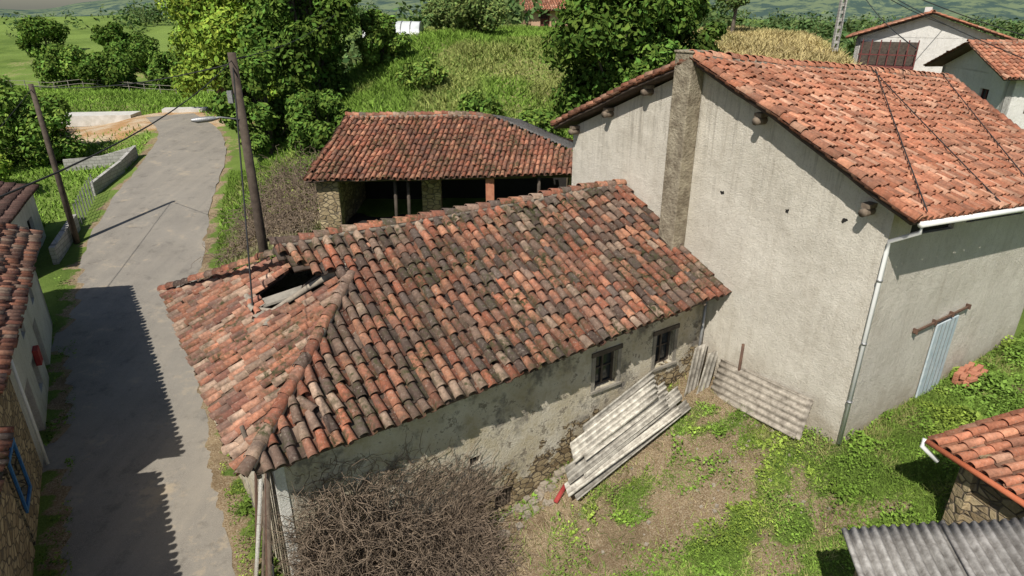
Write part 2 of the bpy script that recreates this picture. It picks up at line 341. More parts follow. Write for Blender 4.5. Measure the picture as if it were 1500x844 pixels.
def tile_roof(parent,E0,E1,R0,R1,poly=None,w=.25,L=.36,pal=PAL_OLD,mat=None,seed=1,sag=.08,hole=None,jit=1.0,miss=0.0,deck=True):
    rg=np.random.default_rng(seed);E0,E1,R0,R1=[np.array(v,float) for v in (E0,E1,R0,R1)]
    la=np.linalg.norm(E1-E0);lb=(np.linalg.norm(R0-E0)+np.linalg.norm(R1-E1))/2
    nc=int(la/w);nr=max(1,int(round(lb/L)));L=lb/nr
    if poly is None: poly=[(-.01,-.01),(1.01,-.01),(1.01,1.01),(-.01,1.01)]
    Vs=[];Fs=[];Cs=[];off=0
    coff=(rg.random(nc+2)-.5)*.16*jit
    for kind in (0,1):
        i,j=np.meshgrid(np.arange(nc+kind),np.arange(nr),indexing='ij');i=i.ravel();j=j.ravel()
        cw=(rg.random(nc+2)-.5)*.05*jit
        a=(i+.5-(.5 if kind else 0))/nc+cw[i]/la*1.0+(rg.random(i.size)-.5)*.035*jit/la
        b=(j+.5)/nr+((rg.random(i.size)-.5)*.07*jit+coff[i]*np.where(j>0,1,.3))/lb
        ok=inpoly(a,b,poly)
        if hole is not None: ok&=~inpoly(a,b,hole)
        if miss: ok&=rg.random(i.size)>miss
        a=a[ok];b=b[ok];j=j[ok];i=i[ok];n=a.size
        if n==0: continue
        P=bil(E0,E1,R0,R1,a,b);da=bil(E0,E1,R0,R1,a+.01,b)-P;db=bil(E0,E1,R0,R1,a,b+.01)-P
        P[:,2]+=sagf(P,sag,seed)
        e=da/np.linalg.norm(da,axis=1)[:,None];f=db/np.linalg.norm(db,axis=1)[:,None]
        nn=np.cross(e,f);nn/=np.linalg.norm(nn,axis=1)[:,None];nn*=np.sign(nn[:,2:3])
        y=rg.normal(0,.045,n)*jit+np.where(rg.random(n)<.04,rg.normal(0,.16,n),0)*jit
        e2=e*np.cos(y)[:,None]+f*np.sin(y)[:,None];f2=-e*np.sin(y)[:,None]+f*np.cos(y)[:,None]
        ns=8;th=np.linspace(0,math.pi,ns);r0=w*.37
        rr=r0*(1+(rg.random(n)-.5)*.18)
        lz=(rg.random(n))*.026*jit
        def ring(rad,yy,zo,fl):
            x=np.cos(th)[None,:]*rad[:,None];z=np.sin(th)[None,:]*rad[:,None]*fl+zo[:,None]
            return P[:,None,:]+e2[:,None,:]*x[...,None]+f2[:,None,:]*yy+nn[:,None,:]*z[...,None]
        if kind==0:
            z0=.055+lz;A=ring(rr*1.1,-L/2-.05,z0,1.0);B=ring(rr*.86,L/2+.03,z0-.045,1.0);C=ring(rr*1.1-.016,-L/2-.05,z0,.95)
            Dd=ring(rr*1.0-.018,-L/2+.09,z0-.01,.95)
        else:
            z0=np.full(n,.075)+lz*.4;A=ring(rr*1.0,-L/2-.05,z0,-.75);B=ring(rr*1.0,L/2+.03,z0-.03,-.75);C=ring(rr*1.0,-L/2-.05,z0-.016,-.8);Dd=ring(rr,-L/2+.09,z0-.03,-.8)
        V=np.concatenate([A,B,C,Dd],1)
        q=np.arange(ns-1)
        fl=np.concatenate([np.stack([q,q+1,q+1+ns,q+ns],-1),np.stack([q+2*ns,q+1+2*ns,q+1,q],-1),np.stack([q+3*ns,q+1+3*ns,q+1+2*ns,q+2*ns],-1)])
        FF=(np.arange(n)*4*ns)[:,None,None]+fl[None]+off
        base=pal[rg.integers(0,len(pal),n)]*(.75+.45*rg.random(n))[:,None]
        cl=fbm(P[:,0]*.6,P[:,1]*.6,seed+50,3)[:,None]
        base=base*(.68+.6*cl)
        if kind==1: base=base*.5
        Vs.append(V.reshape(-1,3));Fs.append(FF.reshape(-1,4));Cs.append(np.repeat(base,4*ns,0));off+=n*4*ns
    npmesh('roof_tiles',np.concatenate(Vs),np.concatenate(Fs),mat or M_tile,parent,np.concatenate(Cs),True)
    if deck:
        na,nb=60,24;aa=np.linspace(0,1,na+1);bb=np.linspace(0,1,nb+1);AA,BB=np.meshgrid(aa,bb,indexing='ij')
        P=bil(E0,E1,R0,R1,AA,BB);P[...,2]+=sagf(P,sag,seed)-.02
        ca=(AA[:-1,:-1]+AA[1:,1:])/2;cb=(BB[:-1,:-1]+BB[1:,1:])/2;ok=inpoly(ca,cb,poly)
        if hole is not None: ok&=~inpoly(ca,cb,hole)
        id=np.arange(AA.size).reshape(AA.shape);F=np.stack([id[:-1,:-1],id[1:,:-1],id[1:,1:],id[:-1,1:]],-1)[ok]
        o=npmesh('roof_boards',P.reshape(-1,3),F,M_deck,parent,None,True)
        sm=o.modifiers.new('s','SOLIDIFY');sm.thickness=.07;sm.offset=-1 if np.cross(E1-E0,R0-E0)[2]>0 else 1
def ridge_tiles(parent,P,Q,r=.13,step=.36,pal=PAL_OLD,mat=None,seed=3,sag=0,sseed=1,mortar=True):
    rg=np.random.default_rng(seed);P=np.array(P,float);Q=np.array(Q,float);d=Q-P;L=np.linalg.norm(d);d/=L
    e=np.cross(d,[0,0,1]);e/=np.linalg.norm(e);nn=np.cross(e,d);n=int(L/step);Vs=[];Fs=[];Cs=[];ns=8;th=np.linspace(-.1,math.pi+.1,ns)
    pts=[]
    for i in range(n+1):
        c=P+d*(i+.5)*L/(n+1);c=c.copy();c[2]+=float(sagf(c,sag,sseed))+(rg.random()-.5)*.03;pts.append(c)
        y=(rg.random()-.5)*.2;e2=e*math.cos(y)+d*math.sin(y);d2=d*math.cos(y)-e*math.sin(y)
        V=[]
        for rad,yy,zo in ((r*1.12,-step/2-.05,.04),(r*.9,step/2+.03,0),(r*1.12-.02,-step/2-.05,.04)):
            for t in th: V.append(c+e2*rad*math.cos(t)+nn*(rad*math.sin(t)*.9+zo)+d2*yy)
        q=np.arange(ns-1);fl=np.concatenate([np.stack([q,q+1,q+1+ns,q+ns],-1),np.stack([q+2*ns,q+1+2*ns,q+1,q],-1)])
        Fs.append(fl+i*3*ns);Vs.append(V);Cs.append(np.repeat((pal[rg.integers(0,len(pal))]*(.8+.4*rg.random()))[None],3*ns,0))
    npmesh('ridge_tiles',np.concatenate(Vs),np.concatenate(Fs),mat or M_tile,parent,np.concatenate(Cs),True)
    if mortar: tubes('ridge_mortar',[(np.array(pts)-[0,0,.04],r*1.05)],M_mortar,parent,8)
def wall_open(parent,name,p0,p1,zb,zt,ops,mat,thick=.35,inward=None,frame=M_dwood,glass=M_glass):
    p0=np.array(p0,float);p1=np.array(p1,float);L=np.linalg.norm(p1-p0);d=(p1-p0)/L
    n=np.array([d[1],-d[0]])
    if inward is not None and np.dot(n,inward)>0: n=-n
    ss=sorted({0,L,*[o[0] for o in ops],*[o[1] for o in ops]});
    zs=sorted({zb,zt,*[o[2] for o in ops],*[o[3] for o in ops]})
    def P(s,z,k=0): q=p0+d*s-n*k;return (q[0],q[1],z)
    V=[];F=[]
    def quad(*pts):
        b=len(V);V.extend(pts);F.append((b,b+1,b+2,b+3))
    for i in range(len(ss)-1):
        for j in range(len(zs)-1):
            cs=(ss[i]+ss[i+1])/2;cz=(zs[j]+zs[j+1])/2
            if any(o[0]<cs<o[1] and o[2]<cz<o[3] for o in ops): continue
            quad(P(ss[i],zs[j]),P(ss[i+1],zs[j]),P(ss[i+1],zs[j+1]),P(ss[i],zs[j+1]))
            quad(P(ss[i],zs[j],thick),P(ss[i],zs[j+1],thick),P(ss[i+1],zs[j+1],thick),P(ss[i+1],zs[j],thick))
    for o in ops:
        s0,s1,z0,z1=o[:4]
        quad(P(s0,z0),P(s0,z1),P(s0,z1,thick),P(s0,z0,thick));quad(P(s1,z0),P(s1,z0,thick),P(s1,z1,thick),P(s1,z1))
        quad(P(s0,z0),P(s0,z0,thick),P(s1,z0,thick),P(s1,z0));quad(P(s0,z1),P(s1,z1),P(s1,z1,thick),P(s0,z1,thick))
    quad(P(0,zt),P(L,zt),P(L,zt,thick),P(0,zt,thick));quad(P(0,zb),P(0,zt),P(0,zt,thick),P(0,zb,thick));quad(P(L,zb),P(L,zb,thick),P(L,zt,thick),P(L,zt))
    pmesh(name,V,F,mat,parent)
    d3=np.array([d[0],d[1],0]);n3=np.array([n[0],n[1],0]);up=np.array([0,0,1.])
    for o in ops:
        s0,s1,z0,z1,kind=o[:5];fr=o[5] if len(o)>5 else frame
        b=np.array(P(s0,z0,thick*.6));W=s1-s0;H=z1-z0
        obox('window_pane' if kind!='door' else 'door_leaf',b,d3*W,-n3*.03,up*H,glass if kind=='win' else (fr if kind in('door','slats') else M_dark),parent)  # hole openings get a near-black panel painted as inner shade
        if kind in('win','slats'):
            t=.06;b2=b+n3*.004
            for (sa,sb,za,zb_) in ((0,t,0,H),(W-t,W,0,H),(t,W-t,0,t),(t,W-t,H-t,H),(W/2-t/2,W/2+t/2,t,H-t)):
                obox('window_frame',b2+d3*sa+up*za,d3*(sb-sa),n3*.05,up*(zb_-za),fr,parent)
            if kind=='win':
                for (sa,sb) in ((t,W/2-t/2),(W/2+t/2,W-t)):
                    obox('window_bar',b2+d3*sa+up*(H*.5),d3*(sb-sa),n3*.035,up*.035,fr,parent)
            if kind=='slats':
                for q in range(1,6):
                    obox('slat',b2+n3*.052+d3*(W*q/6-.03)+up*t,d3*.05,n3*.03,up*(H-2*t),fr,parent)
U=np.array([.828,.561,0]);Nn=np.array([-.561,.828,0]);UP=np.array([0,0,1.])
# ================= small old house =================
H=empty('old_stone_house')
FL=np.array([-4.9,9.35,2.1]);FR=np.array([6.10,16.63,2.57]);BL=np.array([-10.35,17.45,2.2]);
RR=np.array([3.62,20.4,4.78]);R0=FL+Nn*4.9;R0[2]=4.72
sg=.10;sd=11
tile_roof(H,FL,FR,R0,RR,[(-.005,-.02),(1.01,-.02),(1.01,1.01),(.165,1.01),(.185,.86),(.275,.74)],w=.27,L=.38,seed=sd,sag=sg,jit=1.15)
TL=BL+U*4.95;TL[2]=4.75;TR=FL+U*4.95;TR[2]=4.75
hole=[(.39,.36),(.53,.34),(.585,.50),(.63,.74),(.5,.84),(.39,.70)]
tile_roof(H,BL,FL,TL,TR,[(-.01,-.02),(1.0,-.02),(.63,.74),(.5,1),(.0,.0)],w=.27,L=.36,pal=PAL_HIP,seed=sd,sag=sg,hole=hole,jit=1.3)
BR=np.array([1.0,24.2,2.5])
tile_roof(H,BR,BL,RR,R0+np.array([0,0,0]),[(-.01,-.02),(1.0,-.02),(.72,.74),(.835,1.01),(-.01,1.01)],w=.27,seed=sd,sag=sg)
r0=R0+(RR-R0)*.165
ridge_tiles(H,r0+[0,0,.06],RR+[0,0,.06],seed=5,sag=sg,sseed=sd)
hipt=bil(FL,FR,R0,RR,.272,.735)
ridge_tiles(H,FL+[0,0,.1],hipt+[0,0,.08],seed=6,sag=sg,sseed=sd)
hb=bil(BR,BL,RR,R0,.79,.80)
ridge_tiles(H,BL+[0,0,.1],hb+[0,0,.05],seed=8,sag=sg,sseed=sd,mortar=False)
def on_hip(a,b,dz=0): p=bil(BL,FL,TL,TR,a,b);p[2]+=dz;return p
obox('fallen_slab',on_hip(.445,.38,.0),on_hip(.50,.56,-.12)-on_hip(.445,.38),on_hip(.475,.35)-on_hip(.445,.38),UP*.06,M_conc,H)
tubes('roof_timbers',[((on_hip(.5,.3,-.14),on_hip(.5,.95,-.14)),.05),((on_hip(.6,.3,-.15),on_hip(.6,.8,-.15)),.05)],M_dwood,H,8)
obox('attic_shade_sheet',on_hip(.36,.2,-1.6),on_hip(.64,.2)-on_hip(.36,.2),on_hip(.36,.95)-on_hip(.36,.2)-[0,0,1.9],UP*.05,M_dark,H)  # near-black sheet painted as attic shade below the roof hole
mp=[on_hip(.61,.74,.12),on_hip(.58,.66,.1),on_hip(.55,.55,.06),on_hip(.53,.38,.05),on_hip(.47,.33,.03)]
tubes('broken_mortar',[(np.array(mp)+rng.normal(0,.02,(5,3)),[.14,.1,.08,.07,.05])],M_mortar,H,7)
for i in range(7):
    c=on_hip(.41+.03*i,.31+.02*rng.random(),.14);an=rng.random()*3;vv=np.array([math.cos(an),math.sin(an),.1])*.16
    tubes('loose_tile',[((c-vv,c+vv),[.09,.07])],M_brick if i%2 else M_mortar,H,6)
F0=np.array([-4.75,10.3]);F1=np.array([5.72,17.2]);B0=np.array([-9.55,17.15]);B1=np.array([1.4,23.4])
wall_open(H,'front_wall',F0,F1,-3.2,2.45,[(8.35,9.15,.45,1.5,'win'),(10.6,11.35,.4,1.5,'win'),(5.15,5.75,-2.25,-1.55,'slats',M_wood),(4.45,4.75,-.4,-.15,'hole')],M_old,inward=(-.56,.83))
wall_open(H,'road_wall',B0,F0,-3.2,2.45,[],M_old,inward=(.83,.56))
wall_open(H,'rear_wall',B1,B0,-2,2.5,[],M_old,inward=(.56,-.83))
d3=np.r_[(F1-F0)/np.linalg.norm(F1-F0),0];n3=np.array([d3[1],-d3[0],0])
for s0,s1,z0,z1 in ((8.35,9.15,.45,1.5),(10.6,11.35,.4,1.5)):
    b=np.r_[F0,0]+d3*(s0-.14)+UP*(z1)-n3*.1
    obox('lintel',b,d3*(s1-s0+.28),n3*.14,UP*.13,M_dwood,H)
    obox('window_sill',b-UP*(z1-z0+.08),d3*(s1-s0+.28),n3*.17,UP*.078,M_conc,H)
    for a in (s0-.12,s1): obox('jamb',np.r_[F0,0]+d3*a+UP*z0-n3*.1,d3*.12,n3*.125,UP*(z1-z0-.002),M_conc,H)
for i in range(24):
    t=(i+.5)/24;p=bil(FL,FR,R0,RR,t,.01);q=bil(FL,FR,R0,RR,t,.22)
    p[2]-=.17;q[2]-=.17;tube('rafter',[p,q],.045,M_wood,H,6)
obox('corner_quoin',np.r_[F0,-3]-d3*.02-n3*.2,d3*.2,n3*.225,UP*5.3,M_wallw,H)
P=empty('leaning_planks')
wd=np.r_[(B0-F0)/np.linalg.norm(B0-F0),0];wo=np.array([-wd[1],wd[0],0]);wo=wo if wo[0]<0 else -wo
for i in range(6):
    bpt=np.r_[F0,0]+wd*(.05+.3*i+.14*rng.random())+wo*(.45+.25*rng.random());bpt[2]=float(ground(bpt[0],bpt[1]))-.05
    tpt=np.r_[F0,0]+wd*(.0+.28*i+.1*rng.random())+wo*.06;tpt[2]=1.6-.4*i*(.4+rng.random()*.6)
    obox('plank',bpt,wd*(.12+.1*rng.random()),wo*.03,tpt-bpt,(M_wood,M_rust,M_wood,M_wallw)[i%4],P)
# ================= big rendered barn-house =================
B=empty('large_rendered_house')
u2=np.array([.841,.541,0]);v2=np.array([-.541,.841,0]);A=np.array([8.24,13.3,0.]);W=11.25;LL=14.2;dr=.095;KK=.74
E0=A-v2*.6-u2*.45;E0[2]=5.98;E1=E0+u2*LL;E1[2]=5.98-dr*LL
Q0=A+v2*5.75-u2*.45;Q0[2]=8.8;Q1=Q0+u2*LL;Q1[2]=8.8-dr*LL
G0=A+v2*(W+.6)-u2*.45;G0[2]=6.15;G1=G0+u2*LL;G1[2]=6.15-dr*LL
tile_roof(B,E0,E1,Q0,Q1,[(-.01,-.02),(KK,-.02),(1.0,1.01),(-.01,1.01)],w=.235,L=.37,pal=PAL_BIG,mat=M_tile2,seed=21,sag=.08,jit=.8)
tile_roof(B,G1,G0,Q1,Q0,[(-.01,-.02),(1.01,-.02),(1.01,1.01),(0,1.01)],w=.235,L=.37,pal=PAL_BIG,mat=M_tile2,seed=21,sag=.08,jit=.8)
ridge_tiles(B,Q0+[0,0,.07],Q1+[0,0,.07],pal=PAL_BIG,mat=M_tile2,seed=9,sag=.08,sseed=21)
ridge_tiles(B,Q1+[0,0,.07],E0+(E1-E0)*KK+[0,0,.07],r=.11,pal=PAL_BIG,mat=M_tile2,seed=10)
ridge_tiles(B,E0+[0,0,.07]+u2*.05,Q0+[0,0,.07]+u2*.05,r=.11,pal=PAL_BIG,mat=M_tile2,seed=12,sag=.08,sseed=21,mortar=False)
ridge_tiles(B,G0+[0,0,.07]+u2*.05,Q0+[0,0,.07]+u2*.05,r=.11,pal=PAL_BIG,mat=M_tile2,seed=13,sag=.08,sseed=21,mortar=False)
Cc=A+v2*W
gp=[A+UP*-.8,A+UP*6.06,A+v2*5.75+UP*8.6,Cc+UP*6.2,Cc+UP*-.8]
extr('gable_wall',gp,u2*.35,M_render,B)
LW=LL*KK-.9
a0=A+u2*.35;a1=A+u2*LW;c1=Cc+u2*(LL-1.2)
wall_open(B,'side_wall',a0[:2],a1[:2],-.8,4.62,[],M_render,inward=v2[:2])
def seg(s0,s1,z0a,z0b,mat,nm,off=0,th=.3):
    p=A+u2*s0-v2*off;q=A+u2*s1-v2*off
    extr(nm,[p+UP*z0a,q+UP*z0a,q+UP*(z0b-dr*s1),p+UP*(z0b-dr*s0)],v2*th,mat,B)
seg(.35,.9,4.621,6.05,M_render,'wall_upper');seg(3.0,3.6,4.621,6.05,M_render,'wall_upper');seg(7,7.5,4.621,6.05,M_render,'wall_upper')
seg(.9,3.0,4.621,5.35,M_render,'wall_upper');seg(3.6,7,4.621,5.45,M_render,'wall_upper');seg(7.5,LW,4.621,5.6,M_render,'wall_upper')
seg(.9,LW,4.7,6.0,M_dark,'vent_shade_sheet',-.12,.1)  # near-black sheet stands in for shade behind the openings
wall_open(B,'rear_side_wall',(Cc+u2*.35)[:2],c1[:2],-.8,4.8,[],M_render,inward=-v2[:2])
wall_open(B,'far_wall',(a1-u2*.02)[:2],(c1-u2*.02)[:2],-.8,4.6,[],M_render,inward=-u2[:2])
pc=A+v2*6.0-u2*.52
obox('chimney_pillar',pc-v2*.31+UP*2.5,u2*.517,v2*.62,UP*6.4,M_pillar,B,.03)
obox('chimney_cap',pc-v2*.34-u2*.03+UP*8.902,u2*.58,v2*.68,UP*.06,M_pillar,B,.02)
for s,z in ((.5,6.0),(3.6,7.55),(7.6,7.85),(9.3,7.0),(11.0,6.2)):
    p=A+v2*s+UP*(z-.12);tube('purlin_end',[p-u2*.36,p+u2*.1],.1,M_wood,B,9)
    obox('purlin_block',p-u2*.3+UP*.095-v2*.1,u2*.3,v2*.2,UP*.1,M_wood,B)
for s,z in ((4.6,5.35),(2.55,5.35),(1.05,5.5)):
    V=[];p=A+v2*s+UP*z-u2*.004;n=11
    for k in range(n):
        r=.03+.06*rng.random();V.append(p+v2*r*math.cos(6.283*k/n)+UP*r*math.sin(6.283*k/n))
    extr('putlog_hole_shade',V,u2*.003,M_dark,B)  # flat near-black disc painted as the shade in a hole
g0=E0-v2*.07+UP*-.07;tube('gutter',[g0+u2*.2,g0+u2*(LL*KK)+UP*(-dr*(LL*KK-.2))],.065,M_pvc,B,10)
dp=A-u2*.1-v2*.08
tube('downpipe',[g0+u2*.3,g0+u2*.28-UP*.18,dp+UP*5.35,dp+UP*5.1,dp+UP*.0],.05,M_pvc,B,10)
for z in (1.2,2.8,4.4): tube('pipe_clip',[dp+UP*z,dp+UP*(z+.05)],.065,M_metal,B,10)
ds=3.55
M_door=simple('pale_blue_door',(.40,.49,.54),(.56,.62,.65),6,rough=.6)
dpn=A+u2*ds-v2*.08
obox('sliding_door',dpn+UP*.0,u2*1.15,v2*.05,UP*2.3,M_door,B,.01)
for k in range(1,5): obox('door_batten',dpn-v2*.012+u2*(.23*k)+UP*.03,u2*.015,v2*.011,UP*2.24,M_metal,B)
obox('door_rail',A+u2*2.3-v2*.1+UP*2.42,u2*2.9,v2*.05,UP*.05,M_rust,B)
for k in (2.35,3.3,4.2,5.1): obox('rail_bracket',A+u2*k-v2*.13+UP*2.38,u2*.04,v2*.12,UP*.14,M_rust,B)
sp=A+v2*3.1-u2*.09;tube('vent_pipe',[sp+UP*.0,sp+UP*1.35],.04,M_rust,B)
for (a,b0),(a2,b2) in (((.62,1.0),(.035,.0)),((.95,1.0),(.45,.0)),((.6,1.0),(.28,0))):
    pts=[]
    for t in np.linspace(0,1,12):
        p=bil(E0,E1,Q0,Q1,a+(a2-a)*t,b0+(b2-b0)*t);p[2]+=.2-.02*math.sin(3.14*t);pts.append(p)
    tube('roof_cable',pts,.016,M_cable,B,5)
# ================= open barn behind =================
Bn=empty('open_stone_barn')
e0=np.array([-9.15,27.9,2.95]);e1=np.array([3.0,28.8,3.05]);k0=np.array([-8.2,32.7,5.1]);k1=np.array([3.6,31.9,5.1]);kr=np.array([-1.0,32.2,5.1])
tile_roof(Bn,e0,e1,k0,k1,[(-.01,-.02),(1.01,-.02),(1.01,.3),(.61,1.01),(-.01,1.01)],w=.25,L=.38,pal=PAL_OLD[[0,1,2,6,7,3]],mat=M_tile,seed=31,sag=.14)
b0=np.array([-7.3,37.2,3.]);b1=np.array([3.6,36.4,3.])
tile_roof(Bn,b1,b0,np.array([-1,32.2,5.1]),k0,None,w=.25,L=.38,seed=32,sag=.1)
ridge_tiles(Bn,k0+[0,0,.06],kr+[0,0,.06],seed=14,sag=.14,sseed=31)
def corr(name,P,a,b,parent=None,per=.18,amp=.035,col=(.3,.29,.27),seed=0,th=True,mat=None):
    P,a,b=[np.array(v,float) for v in (P,a,b)]
    la=np.linalg.norm(a);n=int(la/per*8)+1;m=8;nr=np.cross(a,b);nr/=np.linalg.norm(nr);nr*=1 if nr[2]>=0 else -1
    s=np.linspace(0,1,n);t=np.linspace(0,1,m);SS,TT=np.meshgrid(s,t)
    V=P+a*SS[...,None]+b*TT[...,None]+nr*(amp*np.sin(SS*la/per*2*math.pi)+.03*(vnoise(SS*3,TT*3,seed)-.5))[...,None]
    id=np.arange(n*m).reshape(m,n);F=np.stack([id[:-1,:-1],id[:-1,1:],id[1:,1:],id[1:,:-1]],-1).reshape(-1,4)
    cc=np.array(col)*(.7+.5*vnoise(SS*la*2,TT*6,seed))[...,None]*(1+.22*np.sin(SS*la/per*2*math.pi))[...,None]
    o=npmesh(name,V.reshape(-1,3),F,mat or M_corr,parent,cc.reshape(-1,3),True)
    if th: sm=o.modifiers.new('s','SOLIDIFY');sm.thickness=.012
    return o
corr('grey_sheets',kr+np.array([0,.0,.1]),np.array([4.9,-.6,-2.0]),np.array([1.5,3.5,-.8]),Bn,col=(.2,.19,.18))
wall_open(Bn,'rear_stone_wall',(-8,36.5),(3,36),0,3.0,[],M_stone,inward=(0,-1))
wall_open(Bn,'left_stone_wall',(-8.4,29),(-7.6,36.5),-.3,3.3,[],M_stone,inward=(1,0))
wall_open(Bn,'added_right_wall',(3.1,30.2),(3.3,36),-.3,2.6,[],M_stone,inward=(-1,0))  # end wall added to keep light out of the barn
obox('corner_pier',(-8.85,28.35,-.3),(1.0,.08,0),(-.05,.7,0),(0,0,3.2),M_stone,Bn,.05)
obox('brick_pier',(-1.2,28.7,-.2),(.38,.02,0),(0,.38,0),(0,0,3.3),M_brick,Bn)
for x in (-5.4,-4.8,1.2): tube('post',[(x,28.9+.07*x*.5,-.2),(x+.04,28.9,2.9)],.08,M_dwood,Bn,7)
tube('wall_plate',[(-8.6,28.55,2.85),(3,29.3,2.9)],.11,M_dwood,Bn,7)
obox('mid_stone_pier',(-4.3,29.9,-.2),(.9,0,0),(0,.5,0),(0,0,2.9),M_stone,Bn)
obox('shade_floor',(-7.9,29.4,0.1),(11,0.3,0),(0,6.6,0),(0,0,.45),M_dark,Bn)  # near-black floor slab, the barn's inner shade put into its colour
obox('shade_partition',(-7.6,32.6,0.1),(10.6,0.3,0),(0,.1,0),(0,0,3.3),M_dark,Bn)  # near-black sheet added as painted shade inside the barn
# ================= left road houses =================
fd=np.array([-.51,.86,0]);fn=np.array([.86,.51,0]);f0=np.array([-14,15.7,0.])
Lh=empty('roadside_house')
def fp(s,z=0,o=0): p=f0+fd*s+fn*o;return np.array([p[0],p[1],z])
ez=2.15
tile_roof(Lh,fp(8.4,ez,.45),fp(-4.4,ez,.45),fp(8.4,ez+1.9,-3.6),fp(-4.4,ez+1.9,-3.6),None,w=.25,seed=41,sag=.07,pal=PAL_HIP,mat=M_tile2)
tile_roof(Lh,fp(-4.4,ez,-7.6),fp(8.4,ez,-7.6),fp(-4.4,ez+1.9,-3.6),fp(8.4,ez+1.9,-3.6),None,w=.25,seed=42,sag=.07,mat=M_tile)
ridge_tiles(Lh,fp(8.4,ez+1.95,-3.6),fp(-4.4,ez+1.95,-3.6),seed=44)
wall_open(Lh,'white_facade',fp(-1.0)[:2],fp(8.0)[:2],-2.8,ez+.15,[(1.0,1.9,-2.2,-.1,'door',M_maroon),(3.0,3.8,-1.3,-.2,'win'),(3.1,3.8,.6,1.5,'win'),(5.0,5.9,-1.9,.2,'door',M_wood),(6.3,7.0,.5,1.4,'win',M_maroon)],M_wallw,inward=-fn[:2])
wall_open(Lh,'stone_facade',fp(-4.2)[:2],fp(-1.02)[:2],-2.8,ez+.15,[(.2,1.1,-1.25,.1,'win',M_blue)],M_stone,inward=-fn[:2])
b=fp(-4.0,-1.25,.02)
for sa,sb,za,zb in ((-.1,0,-.1,1.45),(.9,1.0,-.1,1.45),(0,.9,-.1,0),(0,.9,1.35,1.45)):
    obox('blue_surround',b+fd*sa+UP*za,fd*(sb-sa),fn*.05,UP*(zb-za),M_blue,Lh)
wall_open(Lh,'end_wall',fp(8.0)[:2],fp(8.0,0,-7.2)[:2],-2.6,ez+.1,[],M_wallw,inward=-fd[:2])
extr('gable_infill',[fp(7.9,ez+.1,0),fp(7.9,ez+.1,-7.2),fp(7.9,ez+1.75,-3.6)],-fd*.2,M_wallw,Lh)
wall_open(Lh,'rear_facade',fp(-4.2,0,-7.2)[:2],fp(8.0,0,-7.2)[:2],-2.8,ez,[],M_wallw,inward=fn[:2])
tube('downpipe',[fp(-.9,ez,.12),fp(-.9,-2.2,.12)],.045,M_pvc,Lh)
obox('red_meter_box',fp(2.6,-.6,.002),fd*.45,fn*.16,UP*.55,M_red,Lh,.02)
L2=empty('stone_roadside_house')
ez2=1.2
tile_roof(L2,fp(-4.5,ez2,.4),fp(-14,ez2,.4),fp(-4.5,ez2+1.9,-3.6),fp(-14,ez2+1.9,-3.6),None,w=.25,seed=45,sag=.07,mat=M_tile)
wall_open(L2,'stone_facade',fp(-14)[:2],fp(-4.42)[:2],-2.8,ez2+.1,[],M_stone,inward=-fn[:2])
wall_open(L2,'rear_wall',fp(-14,0,-3.5)[:2],fp(-4.42,0,-3.5)[:2],-2.8,ez2+1.7,[],M_stone,inward=fn[:2])
Sh=empty('brown_roof_shed')
s0=np.array([-20.9,25.4,1.75]);s1=np.array([-23.4,31.0,1.9])
tile_roof(Sh,s1,s0,s1+np.array([-3.6,-1.6,.9]),s0+np.array([-3.6,-1.6,.9]),None,w=.28,L=.45,seed=51,sag=.03,pal=np.array([(.15,.085,.07),(.18,.105,.085),(.13,.08,.065)]),mat=M_tile2,jit=.3)
wall_open(Sh,'front_wall',(-21.2,25.6),(-23.5,30.7),-1.6,1.75,[(1,2.2,-1.3,.8,'door',M_wood),(3.2,4.2,0,.9,'win')],M_wallw,inward=(-1,-.4))
wall_open(Sh,'side_wall',(-23.5,30.7),(-27,29.2),-1.6,1.8,[],M_wallw,inward=(0,-1))
wall_open(Sh,'near_wall',(-21.2,25.6),(-24.6,24.1),-1.6,1.8,[],M_wallw,inward=(0,1))
# ================= block walls / fence =================
def polywall(name,pts,h,th,mat):
    e=empty(name)
    for (x0,y0),(x1,y1) in zip(pts[:-1],pts[1:]):
        L=math.hypot(x1-x0,y1-y0);n=max(1,int(L/2));
        for i in range(n):
            p=np.array([x0+(x1-x0)*i/n,y0+(y1-y0)*i/n,0]);q=np.array([x0+(x1-x0)*(i+1)/n,y0+(y1-y0)*(i+1)/n,0])
            zp=float(ground(p[0],p[1]));zq=float(ground(q[0],q[1]));dd=(q-p)/np.linalg.norm(q-p);nn=np.array([dd[1],-dd[0],0])*th
            extr('wall_panel',[p+UP*(zp-.4),q+UP*(zq-.4),q+UP*(zq+h),p+UP*(zp+h)],nn,mat,e)
    return e
m,nt,bs_=mat_new('concrete_block');p=pos(nt)
bt=N(nt,'ShaderNodeTexBrick');bt.inputs['Scale'].default_value=1.0;bt.inputs['Brick Width'].default_value=.4;bt.inputs['Row Height'].default_value=.2;bt.inputs['Mortar Size'].default_value=.015
bt.inputs['Color1'].default_value=(.36,.35,.32,1);bt.inputs['Color2'].default_value=(.46,.44,.41,1);bt.inputs['Mortar'].default_value=(.22,.21,.19,1)
cx=N(nt,'ShaderNodeSeparateXYZ');nt.links.new(p,cx.inputs[0]);cc_=N(nt,'ShaderNodeCombineXYZ');nt.links.new(mth(nt,'ADD',cx.outputs[0],cx.outputs[1]),cc_.inputs[0]);nt.links.new(cx.outputs[2],cc_.inputs[1]);nt.links.new(cc_.outputs[0],bt.inputs['Vector'])
nt.links.new(mix(nt,.5,bt.outputs[0],mix(nt,noise(nt,p,3),(.5,.5,.5),(1.4,1.4,1.4)),'MULTIPLY'),bs_.inputs['Base Color']);bs_.inputs['Roughness'].default_value=.9
M_block=m
polywall('concrete_block_wall',[(-28.5,40.6),(-24.6,42.2),(-24.0,39.2),(-23.8,35.8)],.75,.2,M_block)
